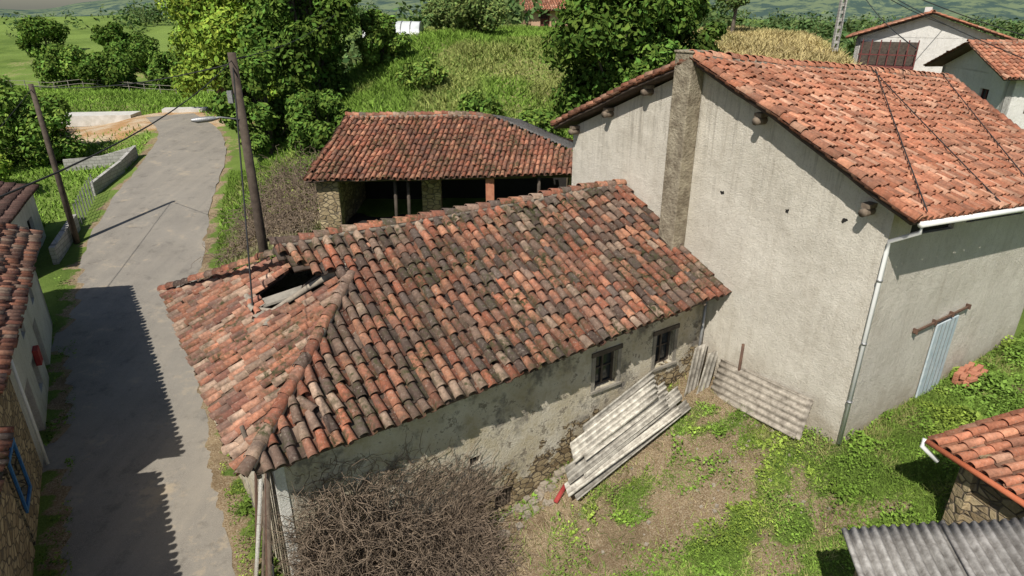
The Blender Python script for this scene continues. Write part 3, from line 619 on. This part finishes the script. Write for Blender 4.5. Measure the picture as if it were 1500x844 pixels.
polywall('concrete_block_wall',[(-22.0,31.2),(-20.9,27.6)],.8,.25,M_block)
fe=empty('wire_fence')
lst=[];
for i in range(9):
    t=i/8;x=-23.7+(1.6)*t;y=35.6-4.3*t;z=float(ground(x,y));lst.append(([(x,y,z-.1),(x,y,z+1.3)],.03))
tubes('fence_posts',lst,M_metal,fe)
lst=[]
for hgt in (.3,.6,.9,1.2):
    lst.append(([(-23.7+1.6*t,35.6-4.3*t,float(ground(-23.7+1.6*t,35.6-4.3*t))+hgt) for t in np.linspace(0,1,9)],.01))
tubes('fence_wires',lst,M_metal,fe,4)
sl=empty('concrete_slab')
for x0,y0,wx,wy in ((-38,52.5,7,2.2),(-29.5,55.5,3.5,1.2)):
    z=max(float(ground(x0+i*wx,y0+j*wy)) for i in(0,1) for j in (0,1))
    obox('slab',(x0,y0,z-.6),(wx,wy*.4,0),(-.3,wy,0),(0,0,.85),M_white,sl)
rf=empty('wooden_rail_fence');l=[]
for i in range(22):
    x=-60+i*1.8;y=74-.35*i;z=float(ground(x,y));l.append(([(x,y,z-.1),(x,y,z+1.0)],.045))
    if i<21:
        x2=x+1.8;y2=y-.35;z2_=float(ground(x2,y2))
        for h_ in (.5,.9): l.append(([(x,y,z+h_),(x2,y2,z2_+h_)],.025))
tubes('rails_and_posts',l,M_conc,rf,5)
# ================= poles & wires =================
pz=float(ground(-8.2,19.9))
up1=empty('utility_pole');tube('pole',[(-8.2,19.9,pz-.3),(-8.18,19.9,8.8)],[.17,.12],M_pole,up1,12)
tube('lamp_arm',[(-8.2,19.8,6.9),(-8.7,19.6,7.0),(-9.2,19.4,7.0)],.025,M_metal,up1,6)
lv,lf=tube_vf([(-8.75,19.6,6.98),(-8.95,19.5,6.97),(-9.3,19.37,6.95),(-9.45,19.3,6.96)],[.03,.08,.09,.04],8)
npmesh('lamp_head',lv,lf,M_metal,up1,None,True)
obox('pole_box',(-8.42,19.65,7.4),(.14,0,0),(0,.1,0),(0,0,.35),M_metal,up1)
up2=empty('utility_pole');z2=float(ground(-21.3,29.7));tube('pole',[(-21.3,29.7,z2-.3),(-21.35,29.7,6.9)],[.15,.1],M_pole,up2,12)
cp=empty('concrete_lattice_pole');cz=float(ground(23.6,50))
cz=5.6
for sx in (-.2,.12): obox('flange',(23.6+sx,49.9,cz-3.3),(.1,0,0),(0,.3,0),(0,0,11),M_block,cp)
for k in range(17): obox('web',(23.5,49.98,cz-1.0+k*.5),(.22,0,0),(0,.12,0),(0,0,.2),M_block,cp)
def wire(P,Q,sagz,r=.014):
    P=np.array(P);Q=np.array(Q);t=np.linspace(0,1,18)
    return ([P+(Q-P)*s-[0,0,sagz*4*s*(1-s)] for s in t],r)
wr=empty('overhead_wires')
tubes('wires',[wire((-8.2,19.9,8.6),(-4.0,-2,9),.8),wire((-8.2,19.9,8.5),(-21.35,29.7,6.8),.3,.018),wire((-8.2,19.9,8.6),(-13,60,12),1),wire((-8.2,19.9,8.5),(-4.6,8.6,-2.3),.2,.022),wire((-21.35,29.7,6.7),(-18,15,3),.3,.016),wire((23.6,50,cz+7),(13,22,8.8),.5,.022),wire((23.6,50,cz+6.8),(20,19.5,7.),.5,.022),wire((23.6,50,cz+7),(36,47,8),.3,.03),wire((23.6,50,cz+6.6),(38,60,8.5),.3,.03)],M_cable,wr,4)
# ================= loose corrugated sheets, bricks =================
cs=empty('stacked_corrugated_sheets')
nS=7
for i in range(nS):
    t=i/(nS-1)
    st=np.array([1.9,14.35,-.30])*(1-t)+np.array([1.35,13.2,-1.72])*t
    en=np.array([4.0,15.80,.50])*(1-t)+np.array([4.85,15.55,-.45])*t
    dd=(en-st)/np.linalg.norm(en-st);sh_=[.0,-.35,.15,-.3,.35,-.1,.3][i]
    st=st+dd*sh_+UP*.05*(i%3);en=en+dd*sh_*.6+UP*.07*((i+1)%3)+np.array([0,-.12,0])*(i%2)
    a_=np.array([.10,-.36,-.40])*(1.1-.15*t)+[0,0,.30*t]
    corr('sheet',st,a_,en-st,cs,col=np.array((.52,.49,.425))*(.62+.12*(i%3)+.3*rng.random()),seed=i,per=.15,amp=.028)
cs2=empty('leaning_corrugated_sheet')
for i in range(2):
    corr('sheet',np.array([5.8+.08*i,16.05-.1*i,-.42+.03*i]),np.array([.36,.42,.95]),np.array([1.5,-2.45,.22]),cs2,col=(.34,.305,.255),seed=20+i,amp=.025)
cs3=empty('propped_boards')
corr('sheet',(5.05,16.0,-.6),np.array([.45,.3,.05]),np.array([.3,.45,1.5]),cs3,col=(.38,.35,.3),seed=31,amp=.012)
corr('sheet',(5.35,15.95,-.6),np.array([.4,.2,.0]),np.array([.42,.55,1.3]),cs3,col=(.3,.28,.24),seed=32,amp=.012)
tube('drainpipe_old',[(5.65,16.95,2.2),(5.6,16.9,-.4)],.045,M_metal,cs3)
bp=empty('brick_pile')
for i in range(34):
    l=i//12;k=i%12;p=A+u2*(4.95+.3*(k%4)+rng.random()*.08)-v2*(.35+.17*(k//4)+rng.random()*.08);z=float(ground(p[0],p[1]))+.15+.11*l
    an=(rng.random()-.5)*.7;dx=np.array([math.cos(an+.57),math.sin(an+.57),0]);dy=np.array([-dx[1],dx[0],0])
    obox('brick',p+UP*z,dx*.27,dy*.14,UP*.1,M_brick,bp,.006)
rb=empty('red_plastic_pipe');tube('pipe',[(1.15,13.3,float(ground(1.15,13.3))+.08),(1.45,13.7,float(ground(1.45,13.7))+.15)],.065,M_red,rb)
rub=empty('rubble_stones');V=[];Fc=[];o=0
for i in range(280):
    t=rng.random();p=np.r_[F0,0]+d3*(3.5+6*t)+n3*(.05+.6*rng.random()**2);z=float(ground(p[0],p[1]));r=.03+.09*rng.random()**2
    if i>190: p=np.array([1.5+6*rng.random(),11.5+4.5*rng.random(),0]);z=float(ground(p[0],p[1]));r=.015+.035*rng.random()
    c=np.array(list(itertools.product((-1,1),repeat=3)))*r*(.6+.5*rng.random((8,3)));an=rng.random()*3;c=c@np.array([[math.cos(an),-math.sin(an),0],[math.sin(an),math.cos(an),0],[0,0,.7]])
    V.append(c+p+[0,0,z+r*.3]);Fc.append(np.array([(0,1,3,2),(4,6,7,5),(0,4,5,1),(2,3,7,6),(0,2,6,4),(1,5,7,3)])+o);o+=8
npmesh('stones',np.concatenate(V),np.concatenate(Fc),M_mortar,rub)
# ================= foreground sheds =================
s1e=empty('tiled_shed')
a0_=np.array([8.75,10.95,1.75]);a1_=np.array([9.75,8.3,1.75]);upv=np.array([2.6,.2,.85])
tile_roof(s1e,a1_,a0_,a1_+upv,a0_+upv,None,w=.24,L=.35,pal=PAL_BIG,mat=M_tile2,seed=61,sag=.03,jit=.7)
tube('gutter',[a0_+[-.08,.05,-.05],a1_+[-.08,0,-.06]],.06,simple('orange_gutter',(.45,.12,.05),(.5,.15,.07)),s1e)
tube('drain_spout',[a0_+[-.08,.12,-.04],a0_+[-.12,.1,-.2],a0_+[.15,-.1,-.45]],.05,M_pvc,s1e)
wall_open(s1e,'shed_wall',(9.2,10.6),(10.1,8.2),-.5,1.75,[],M_stone,inward=(1,.3))
wall_open(s1e,'shed_rear',(9.2,10.6),(11.6,10.8),-.5,1.9,[],M_stone,inward=(0,-1))
s2e=empty('corrugated_roof_shed')
corr('roof_sheet',(5.85,8.72,1.5),(1.75,-.02,.2),(-.55,-3,-.1),s2e,per=.17,amp=.035,col=(.33,.315,.29),seed=71)
corr('roof_sheet',(7.5,8.62,1.72),(2.2,-.02,.22),(-.55,-3,-.1),s2e,per=.17,amp=.035,col=(.30,.285,.265),seed=72)
wall_open(s2e,'shed_wall',(6.1,8.45),(9.6,8.42),-1,1.45,[],M_stone,inward=(0,-1))
wall_open(s2e,'shed_side',(6.1,8.45),(5.6,5.8),-1,1.3,[],M_stone,inward=(1,0))
# ================= distant houses =================
def house(name,c,ang,w,l,h,rh,wallm,seed,zg=None):
    e=empty(name);c=np.array([*c,0.]);ex=np.array([math.cos(ang),math.sin(ang),0]);ey=np.array([-ex[1],ex[0],0])
    z=float(ground(c[0],c[1])) if zg is None else zg
    p=[c-ex*w/2-ey*l/2,c+ex*w/2-ey*l/2,c+ex*w/2+ey*l/2,c-ex*w/2+ey*l/2]
    o1=[(1.2,2.3,z+h*.60,z+h*.85,'win'),(w-2.6,w-1.4,z+h*.5,z+h*.85,'win',M_maroon),(1.4,2.5,z+.3,z+2.3,'door',M_maroon),(w-2.6,w-1.4,z+.9,z+2.1,'win'),(w*.45,w*.45+1.1,z+h*.5,z+h*.85,'win',M_maroon)]
    wall_open(e,'front_wall',p[0][:2],p[1][:2],z-2,z+h,o1,wallm,inward=ey[:2])
    wall_open(e,'left_wall',p[3][:2],p[0][:2],z-2,z+h,[(l*.3,l*.3+1,z+h*.58,z+h*.82,'win'),(l*.65,l*.65+1,z+h*.58,z+h*.82,'win',M_maroon),(l*.65,l*.65+1,z+h*.1,z+h*.4,'door')],wallm,inward=ex[:2])
    wall_open(e,'right_wall',p[1][:2],p[2][:2],z-2,z+h,[],wallm,inward=-ex[:2])
    wall_open(e,'rear_wall',p[2][:2],p[3][:2],z-2,z+h,[],wallm,inward=-ey[:2])
    o=.8;zz=z+h-.1
    for sgn in (-1,1):
        q0=c-ex*(w/2+o)*1+sgn*ey*(l/2+o)+UP*zz;q1=c+ex*(w/2+o)+sgn*ey*(l/2+o)+UP*zz;r0_=c-ex*(w/2+o)+UP*(zz+rh);r1_=c+ex*(w/2+o)+UP*(zz+rh)
        if sgn==1:q0,q1,r0_,r1_=q1,q0,r1_,r0_
        tile_roof(e,q0,q1,r0_,r1_,None,w=.3,L=.5,pal=PAL_BIG,mat=M_tile2,seed=seed,sag=.04,jit=.5)
    ridge_tiles(e,c-ex*(w/2+o)+UP*(zz+rh+.05),c+ex*(w/2+o)+UP*(zz+rh+.05),pal=PAL_BIG,mat=M_tile2,seed=seed)
    for sgn in (-1,1):
        g=c+sgn*ex*(w/2)
        extr('gable_infill',[g-ey*l/2+UP*(z+h-.05),g+ey*l/2+UP*(z+h-.05),g+UP*(zz+rh*.93)],-sgn*ex*.25,wallm,e)
    obox('chimney',c+ex*w*.2+UP*(zz+rh*.6),ex*.6,ey*.6,UP*1.3,wallm,e)
    return e,ex,ey,z
M_w2=plaster('white_wall_far',(.68,.66,.62),(.78,.76,.72),(.45,.43,.39))
hc=np.array([34.4,42.0,0]);e,ex,ey,z=house('white_village_house',hc[:2],-.12,10.5,8,5.3,1.7,M_w2,81,zg=1.1)
M_teal=simple('teal_cloth',(.05,.35,.4),(.08,.45,.5),2)
q=hc-ey*4.02
obox('balcony_slab',q+UP*3.6+ex*-2.6,ex*4.5,-ey*1.1,UP*.15,M_conc,e)
for k in range(16): obox('baluster',q+UP*3.75+ex*(-2.6+.29*k)-ey*1.05,ex*.04,-ey*.04,UP*.9,M_maroon,e)
obox('balcony_rail',q+UP*4.652+ex*-2.6-ey*1.03,ex*4.5,-ey*.08,UP*.06,M_maroon,e)
obox('hanging_towel',q+UP*3.3+ex*-2.0-ey*1.16,ex*.9,-ey*.03,UP*1.6,M_teal,e)
hc=np.array([38.5,64,0]);e,ex,ey,z=house('gabled_village_house',hc[:2],1.05,9,11,5.6,2.1,M_w2,82,zg=2.0)
q=hc-ex*4.55
obox('maroon_gallery',q+ey*.5+UP*5.0-ex*1,ex*.98,ey*4.6,UP*.2,M_maroon,e);
for k in range(7): obox('gallery_post',q+ey*(.5+.72*k)+UP*5.2-ex*.95,ex*.1,ey*.1,UP*2.2,M_maroon,e)
obox('gallery_rail',q+ey*.5+UP*6.1-ex*.98,ex*.08,ey*4.6,UP*.1,M_maroon,e)
obox('gallery_back',q+ey*.5+UP*4.6-ex*.1,ex*.09,ey*4.6,UP*2.6,M_dwood,e)
house('village_house',(6,84),.1,9,7,2.4,1.5,simple('ochre_wall',(.5,.3,.2),(.55,.36,.25)),83,zg=7.4)
gh=empty('polytunnel_greenhouse');g=np.array([-12.0,57.]);z=float(ground(g[0]+2,g[1]))-.1;V=[];n=14
for j in range(7):
    for k in range(n):
        t=math.pi*k/(n-1);V.append((g[0]+j*.75+.03*rng.random(),g[1]-1.8*math.cos(t),z-.2+2.4*max(0.0,math.sin(t))**.6+.05*rng.random()))
F=[(j*n+k,j*n+k+1,(j+1)*n+k+1,(j+1)*n+k) for j in range(6) for k in range(n-1)]+[tuple(range(n)),tuple(range(6*n,7*n))]
pmesh('film',V,F,M_greenhouse,gh)
tubes('hoops',[([V[j*n+k] for k in range(n)],.05) for j in range(7)],M_metal,gh,5)
# ================= vegetation =================
def leaves(cent,rad,n,size,rg,col,colvar=.35,squash=.85,inner=.45):
    cent=np.asarray(cent,float);rad=np.asarray(rad,float)
    w=rad**2;w/=w.sum();k=rg.choice(len(rad),n,p=w)
    d=rg.normal(size=(n,3));d/=np.linalg.norm(d,axis=1)[:,None]
    rr=inner+(1.08-inner)*rg.random(n)**.6
    P=cent[k]+d*(rad[k]*rr)[:,None]*[1,1,squash]
    nm=d+rg.normal(0,.65,(n,3))+[0,0,.35];nm/=np.linalg.norm(nm,axis=1)[:,None]
    a=np.cross(nm,rg.normal(size=(n,3)));a/=np.linalg.norm(a,axis=1)[:,None];b=np.cross(nm,a)
    s=size*(.6+.8*rg.random(n))[:,None]
    V=np.stack([P+a*s,P+b*s*.5,P-a*s,P-b*s*.5],1).reshape(-1,3)
    F=np.arange(4*n).reshape(-1,4)
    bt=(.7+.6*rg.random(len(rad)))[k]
    C=np.array(col)[None]*((1-colvar)+2*colvar*rg.random(n))[:,None]*(bt*(.55+.5*rr))[:,None]  # inner leaves darker: crown shade put into the colour
    C[:,0]*=(.85+.4*rg.random(n))
    return V,F,np.repeat(C,4,0)
def tree(name,x,y,h,r,seed,n=14000,size=.16,col=(.06,.10,.02),crown0=.25,z=None,nb=34):
    rg=np.random.default_rng(seed);z=float(ground(x,y)) if z is None else z
    e=empty(name);cent=[];rad=[];hc=h*(1-crown0)
    for i in range(nb):
        t=rg.random();an=rg.random()*6.283;R_=r*math.sqrt(max(.05,1-(2*t-.85)**2/1.4))*math.sqrt(rg.random())*.85
        cent.append((x+R_*math.cos(an),y+R_*math.sin(an),z+h*crown0+hc*(.08+.84*t)));rad.append(r*(.17+.2*rg.random()))
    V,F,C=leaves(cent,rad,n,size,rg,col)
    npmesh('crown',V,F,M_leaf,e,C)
    l=[([(x,y,z-.2),(x+.1,y,z+h*.35),(x,y+.1,z+h*.8)],[.035*h,.025*h,.008*h])]
    for i in range(0,nb,2):
        c=np.array(cent[i]);b=np.array([x,y,z+h*crown0*.8+rg.random()*h*.3]);m=(b+c)/2+[0,0,-.2];l.append(([b,m,c],[.012*h,.008*h,.003*h]))
    tubes('trunk_and_limbs',l,M_bark,e,6)
G1_=(.20,.30,.045);G2_=(.09,.16,.03);G3_=(.125,.21,.04)
tree('ash_tree',-24.5,56,13,4.7,1,22000,.2,G1_,.1,nb=70)
tree('ash_tree',-18,52,13,4.8,2,22000,.2,G1_,.1,nb=70)
tree('walnut_tree',-13.5,46,11,4.2,3,24000,.19,G2_,.05,nb=70)
tree('walnut_tree',-15.5,41.5,6.5,2.8,4,14000,.16,G2_,.02)
tree('elder_tree',-9.4,49,3.8,2.0,5,9000,.15,G3_,.02)
tree('fig_tree',6.3,40.5,9.5,4.4,6,28000,.2,G2_,.02,nb=70)
tree('fig_tree',10.3,42,7.5,2.9,7,14000,.18,(.10,.17,.035),.02)
tree('apple_tree',-2.5,55,3.2,2.6,8,7000,.14,(.14,.2,.06),.15)
tree('apple_tree',-5.5,59,3.0,2.0,9,5000,.14,(.13,.19,.06),.15)
tree('peach_tree',17.5,55,5,1.7,10,4000,.13,(.13,.2,.06),.35)
tree('bush',9,35,3,2.2,11,7000,.14,G2_,.0)
tree('bush',1.5,38,2.2,1.6,12,4000,.14,G3_,.0)
tree('bush',-11.3,39,3.2,2.3,13,8000,.14,G2_,.0)
tree('bush',-2,41,1.6,1.5,33,2500,.14,G3_,.0)
tree('bush',-6,45,1.5,1.6,34,2500,.14,(.16,.25,.05),.0)
tree('bush',28,44,2.0,1.8,35,3500,.14,G3_,.0)
tree('oak_tree',-32,42.5,4.6,3.4,14,12000,.16,G3_,.02)
tree('oak_tree',-38,47,4.6,4.0,15,11000,.17,G2_,.02)
tree('oak_tree',-31,35,3.6,2.8,16,8000,.15,G1_,.0)
tree('hazel_tree',-43,72,3.6,3.4,17,7000,.2,G2_,.0)
tree('hazel_tree',-50,76,4,3.6,18,7000,.2,G3_,.0)
tree('hazel_tree',-37,74,3.8,3.0,19,6000,.2,G2_,.0)
tree('hazel_tree',-45,82,4.2,3.6,20,7000,.2,G2_,.0)
tree('hazel_tree',-60,72,4,4,21,7000,.22,G2_,.0)
tree('hazel_tree',-52,58,3.6,4,22,8000,.2,G1_,.0)
tree('oak_tree',-68,100,5.2,3.4,23,5000,.24,G2_,.0)
tree('oak_tree',-57,98,4.2,2.7,24,4000,.24,G2_,.0)
rg=np.random.default_rng(99);ce=[];ra=[]
for i in range(1500):
    t=rg.random();big=1
    if t<.55:
        y=135+rg.random()*150;x=-y*(.95)+rg.random()*y*.75
        if fbm(x/26,y/26,77,3)<.57: continue
        big=.8
    elif t<.75:
        y=66+rg.random()*60;x=-26+rg.random()*60
        if -17<x<-3 and y<78: continue
        if x>0 and y<86: continue
        big=.8
    else:
        y=84+rg.random()*150;x=y*(.25+rg.random()*.75)
    z=float(ground(x,y));h=(3+3*rg.random())*big
    for k in range(3):
        ce.append((x+rg.normal()*1.8,y+rg.normal()*1.8,z+h*(.25+.3*k)));ra.append((1.6+1.6*rg.random())*big)
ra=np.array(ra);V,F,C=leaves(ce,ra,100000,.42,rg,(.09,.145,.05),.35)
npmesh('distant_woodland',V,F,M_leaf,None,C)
def scatter(xr,yr,n,fn,rg):
    x=xr[0]+(xr[1]-xr[0])*rg.random(n);y=yr[0]+(yr[1]-yr[0])*rg.random(n);k=rg.random(n)<fn(x,y);return x[k],y[k]
def inbuild(x,y):
    b=inpoly(x,y,[tuple(F0),tuple(F1),tuple(B1),tuple(B0)])|inpoly(x,y,[tuple(A[:2]),tuple((A+u2*18)[:2]),tuple((Cc+u2*18)[:2]),tuple(Cc[:2])])
    return b|inpoly(x,y,[(9.2,10.6),(11.6,10.8),(12,8),(10.1,8.2)])
def weeds(name,x,y,hgt,size,col,rg,var=.4):
    k=~inbuild(x,y);x=x[k];y=y[k];n=x.size;z=ground(x,y)
    cl=fbm(x*1.6,y*1.6,66,3)
    hh=hgt*(.15+2.2*sst(cl,.3,.8));P=np.stack([x,y,z+hh*rg.random(n)**.7],-1)
    nm=rg.normal(0,.55,(n,3))+[0,0,1];nm/=np.linalg.norm(nm,axis=1)[:,None]
    a=np.cross(nm,rg.normal(size=(n,3)));a/=np.linalg.norm(a,axis=1)[:,None];b=np.cross(nm,a);s=size*(.4+1.0*rg.random(n)+.9*sst(fbm(x*.9,y*.9,88,2),.5,.65))[:,None]
    V=np.stack([P+a*s,P+b*s*.55,P-a*s,P-b*s*.55],1).reshape(-1,3)
    C=np.array(col)[None]*((1-var)+2*var*rg.random(n))[:,None]*(.5+1.0*fbm(x*.8,y*.8,12,3))[:,None]
    sp=sst(fbm(x*.6+9,y*.6,15,3),.48,.6)[:,None];C=C*(1-sp)+C*[1.5,1.25,1.3]*sp
    npmesh(name,V,np.arange(4*n).reshape(-1,4),M_leaf,None,np.repeat(C,4,0))
rg=np.random.default_rng(5)
x,y=scatter((-3,16),(6,18),230000,lambda x,y:np.clip(lush(x,y)**1.5,0,1)*.7,rg)
weeds('yard_weeds',x,y,.13,.030,(.165,.27,.045),rg)
x,y=scatter((12,19),(11,20),50000,lambda x,y:.6+0*x,rg)
weeds('wall_weeds',x,y,.2,.045,(.16,.26,.05),rg)
def blades(name,x,y,h,w,col,rg,lean=.4,col2=None,c2f=None):
    k=~inbuild(x,y);x=x[k];y=y[k];n=x.size;z=ground(x,y);an=rg.random(n)*6.283
    P=np.stack([x,y,z-.03],-1);a=np.stack([np.cos(an),np.sin(an),0*an],-1)*w*(.6+.8*rg.random(n))[:,None]
    h=h*(.4+1.2*fbm(x/2.5,y/2.5,19,3))
    t=P+np.stack([rg.normal(0,lean,n)*h,rg.normal(0,lean,n)*h,h*(.5+.7*rg.random(n))],-1)
    V=np.stack([P-a,P+a,t+a*.25,t-a*.25],1).reshape(-1,3)
    C=np.tile(np.array(col),(n,1))
    if col2 is not None:
        f=c2f(x,y)[:,None];C=C*(1-f)+np.array(col2)*f
    C=C*((.65+.7*rg.random(n))*(.6+.8*fbm(x/3,y/3,27,3)))[:,None]
    npmesh(name,V,np.arange(4*n).reshape(-1,4),M_leaf,None,np.repeat(C,4,0))
hf=lambda x,y:np.clip(sst(fbm(x/4,y/4,31,3),.5,.66)*.4+sst(x,7,15)*sst(y,40,48)*.85,0,1)
def hillmask(x,y):
    d,zr,w=roadfield(x,y);return (d>w+.6)*1.*(~((x>-9)&(x<4)&(y<37)))
x,y=scatter((-16,34),(31,72),150000,hillmask,rg)
blades('hill_grass',x,y,.38,.045,(.18,.29,.05),rg,.7,(.46,.38,.18),hf)
x,y=scatter((-20,-9),(20,40),60000,lambda x,y:hillmask(x,y)*((x-np.interp(y,R[:,1],R[:,0]))>2.4),rg)
blades('verge_grass',x,y,.25,.025,(.18,.28,.05),rg,.4,(.36,.3,.2),lambda x,y:np.clip(np.exp(-(((x+11)/2.6)**2+((y-32)/6)**2)**2)*1.2,0,1))
x,y=scatter((-1.5,8.5),(9.5,17.5),40000,lambda x,y:.9*(fbm(x*.7,y*.7,14,3)>.40),rg)
blades('dry_yard_grass',x,y,.10,.006,(.46,.37,.23),rg,1.3)
x,y=scatter((-3,16),(6,18),140000,lambda x,y:np.clip(lush(x,y)+.08,0,1)*.8,rg)
blades('yard_grass',x,y,.2,.009,(.17,.26,.05),rg,.7,(.36,.33,.14),lambda x,y:sst(fbm(x*1.3,y*1.3,71,3),.5,.62)*.8)
x,y=scatter((-60,-24),(28,75),90000,lambda x,y:(hillmask(x,y))*.8*(1-np.exp(-(((x+32)/8)**2+((y-52)/5)**2)**2)),rg)
blades('meadow_grass',x,y,.26,.05,(.18,.29,.05),rg,.6)
x,y=scatter((-8.5,-4.8),(8,17),20000,lambda x,y:(roadfield(x,y)[0]>roadfield(x,y)[2]+.1)*.9*(fbm(x*1.5,y*1.5,3,2)>.45),rg)
weeds('verge_weeds',x,y,.15,.03,(.17,.27,.05),rg)
x,y=scatter((-22,-9),(6,26),60000,lambda x,y:(((x-f0[0])*fn[0]+(y-f0[1])*fn[1]>.05)&(((x-f0[0])*fn[0]+(y-f0[1])*fn[1])<.8))*.8*(fbm(x*1.2,y*1.2,3,2)>.5),rg)
weeds('kerb_weeds',x,y,.15,.03,(.14,.23,.045),rg)
def brush(name,n,gen,r=.008,seed=0,step=.12,k=9):
    rg=np.random.default_rng(seed);l=[]
    for i in range(n):
        p,d=gen(rg);pts=[p]
        for q in range(k):
            d=d+rg.normal(0,.45,3);d[2]-=.06;d/=np.linalg.norm(d);p=p+d*step;pts.append(p)
        l.append((pts,np.linspace(r,r*.4,k+1)))
    tubes(name,l,M_twig,None,3)
def gb(rg):
    s=.1+4.6*rg.random()**1.1;hmax=3.1*math.exp(-((s-1.0)/1.5)**2)+1.0
    o=.05+1.6*rg.random()**1.4;p=np.r_[F0,0]+d3*s+n3*o;z=float(ground(p[0],p[1]));p[2]=z+hmax*rg.random()*max(.1,1-o/1.8)
    return p,rg.normal(size=3)
brush('dead_bramble',3500,gb,.010,1)
def brushflat(name,n,seed):
    rg=np.random.default_rng(seed);l=[]
    for i in range(n):
        s=.3+4.6*rg.random();p=np.r_[F0,0]+d3*s+n3*.04;p[2]=-1.6+2.2*rg.random()*math.exp(-((s-2.4)/2.4)**2);d=d3*rg.normal()+UP*rg.normal();pts=[p]
        for q in range(9):
            d=d+d3*rg.normal(0,.4)+UP*rg.normal(0,.4);d/=np.linalg.norm(d);p=p+d*.11;pts.append(p+n3*rg.random()*.04)
        l.append((pts,np.linspace(.010,.005,10)))
    tubes(name,l,M_twig,None,3)
brushflat('dead_ivy_stems',700,4)
def gb2(rg):
    p=np.array([-.9+rg.random()*6,9.2+rg.random()*.9,0]);p[2]=float(ground(p[0],p[1]));return p,np.array([rg.normal()*.5,.2,1.2])
brush('dry_stems',110,gb2,.007,2,.14,7)
def gb3(rg):
    p=np.array([-13.5+rg.random()*4.3,27.5+rg.random()*9,0]);p[2]=float(ground(p[0],p[1]))+rg.random()*.5;return p,rg.normal(size=3)
brush('dry_brushwood',1400,gb3,.018,3,.25,7)
# ================= light, sky, camera =================
w=bpy.data.worlds.new("World");S.world=w;w.use_nodes=True;nt=w.node_tree
sky=nt.nodes.new('ShaderNodeTexSky');sky.sky_type='NISHITA';sky.sun_disc=False
el=math.radians(50);dxy=np.array([-.41,-.91]);dxy/=np.linalg.norm(dxy)
sky.sun_elevation=el;sky.sun_rotation=math.atan2(dxy[0],dxy[1])
bg=nt.nodes['Background'];nt.links.new(sky.outputs[0],bg.inputs[0]);bg.inputs[1].default_value=.075
sl_=bpy.data.lights.new('sun','SUN');sl_.energy=5;sl_.angle=math.radians(.5);sl_.color=(1,.95,.86)
so=link(bpy.data.objects.new('sun',sl_));dv=Vector((dxy[0]*math.cos(el),dxy[1]*math.cos(el),math.sin(el)))
so.rotation_euler=dv.to_track_quat('Z','Y').to_euler()
cam=bpy.data.cameras.new('camera');cam.sensor_width=36;cam.lens=22.56;cam.clip_end=12000;cam.clip_start=.1
co=link(bpy.data.objects.new('camera',cam));co.location=(0,0,10);co.rotation_euler=(math.radians(90-23.6),0,0)
S.camera=co
S.view_settings.view_transform='Standard';S.view_settings.look='None';S.view_settings.exposure=0
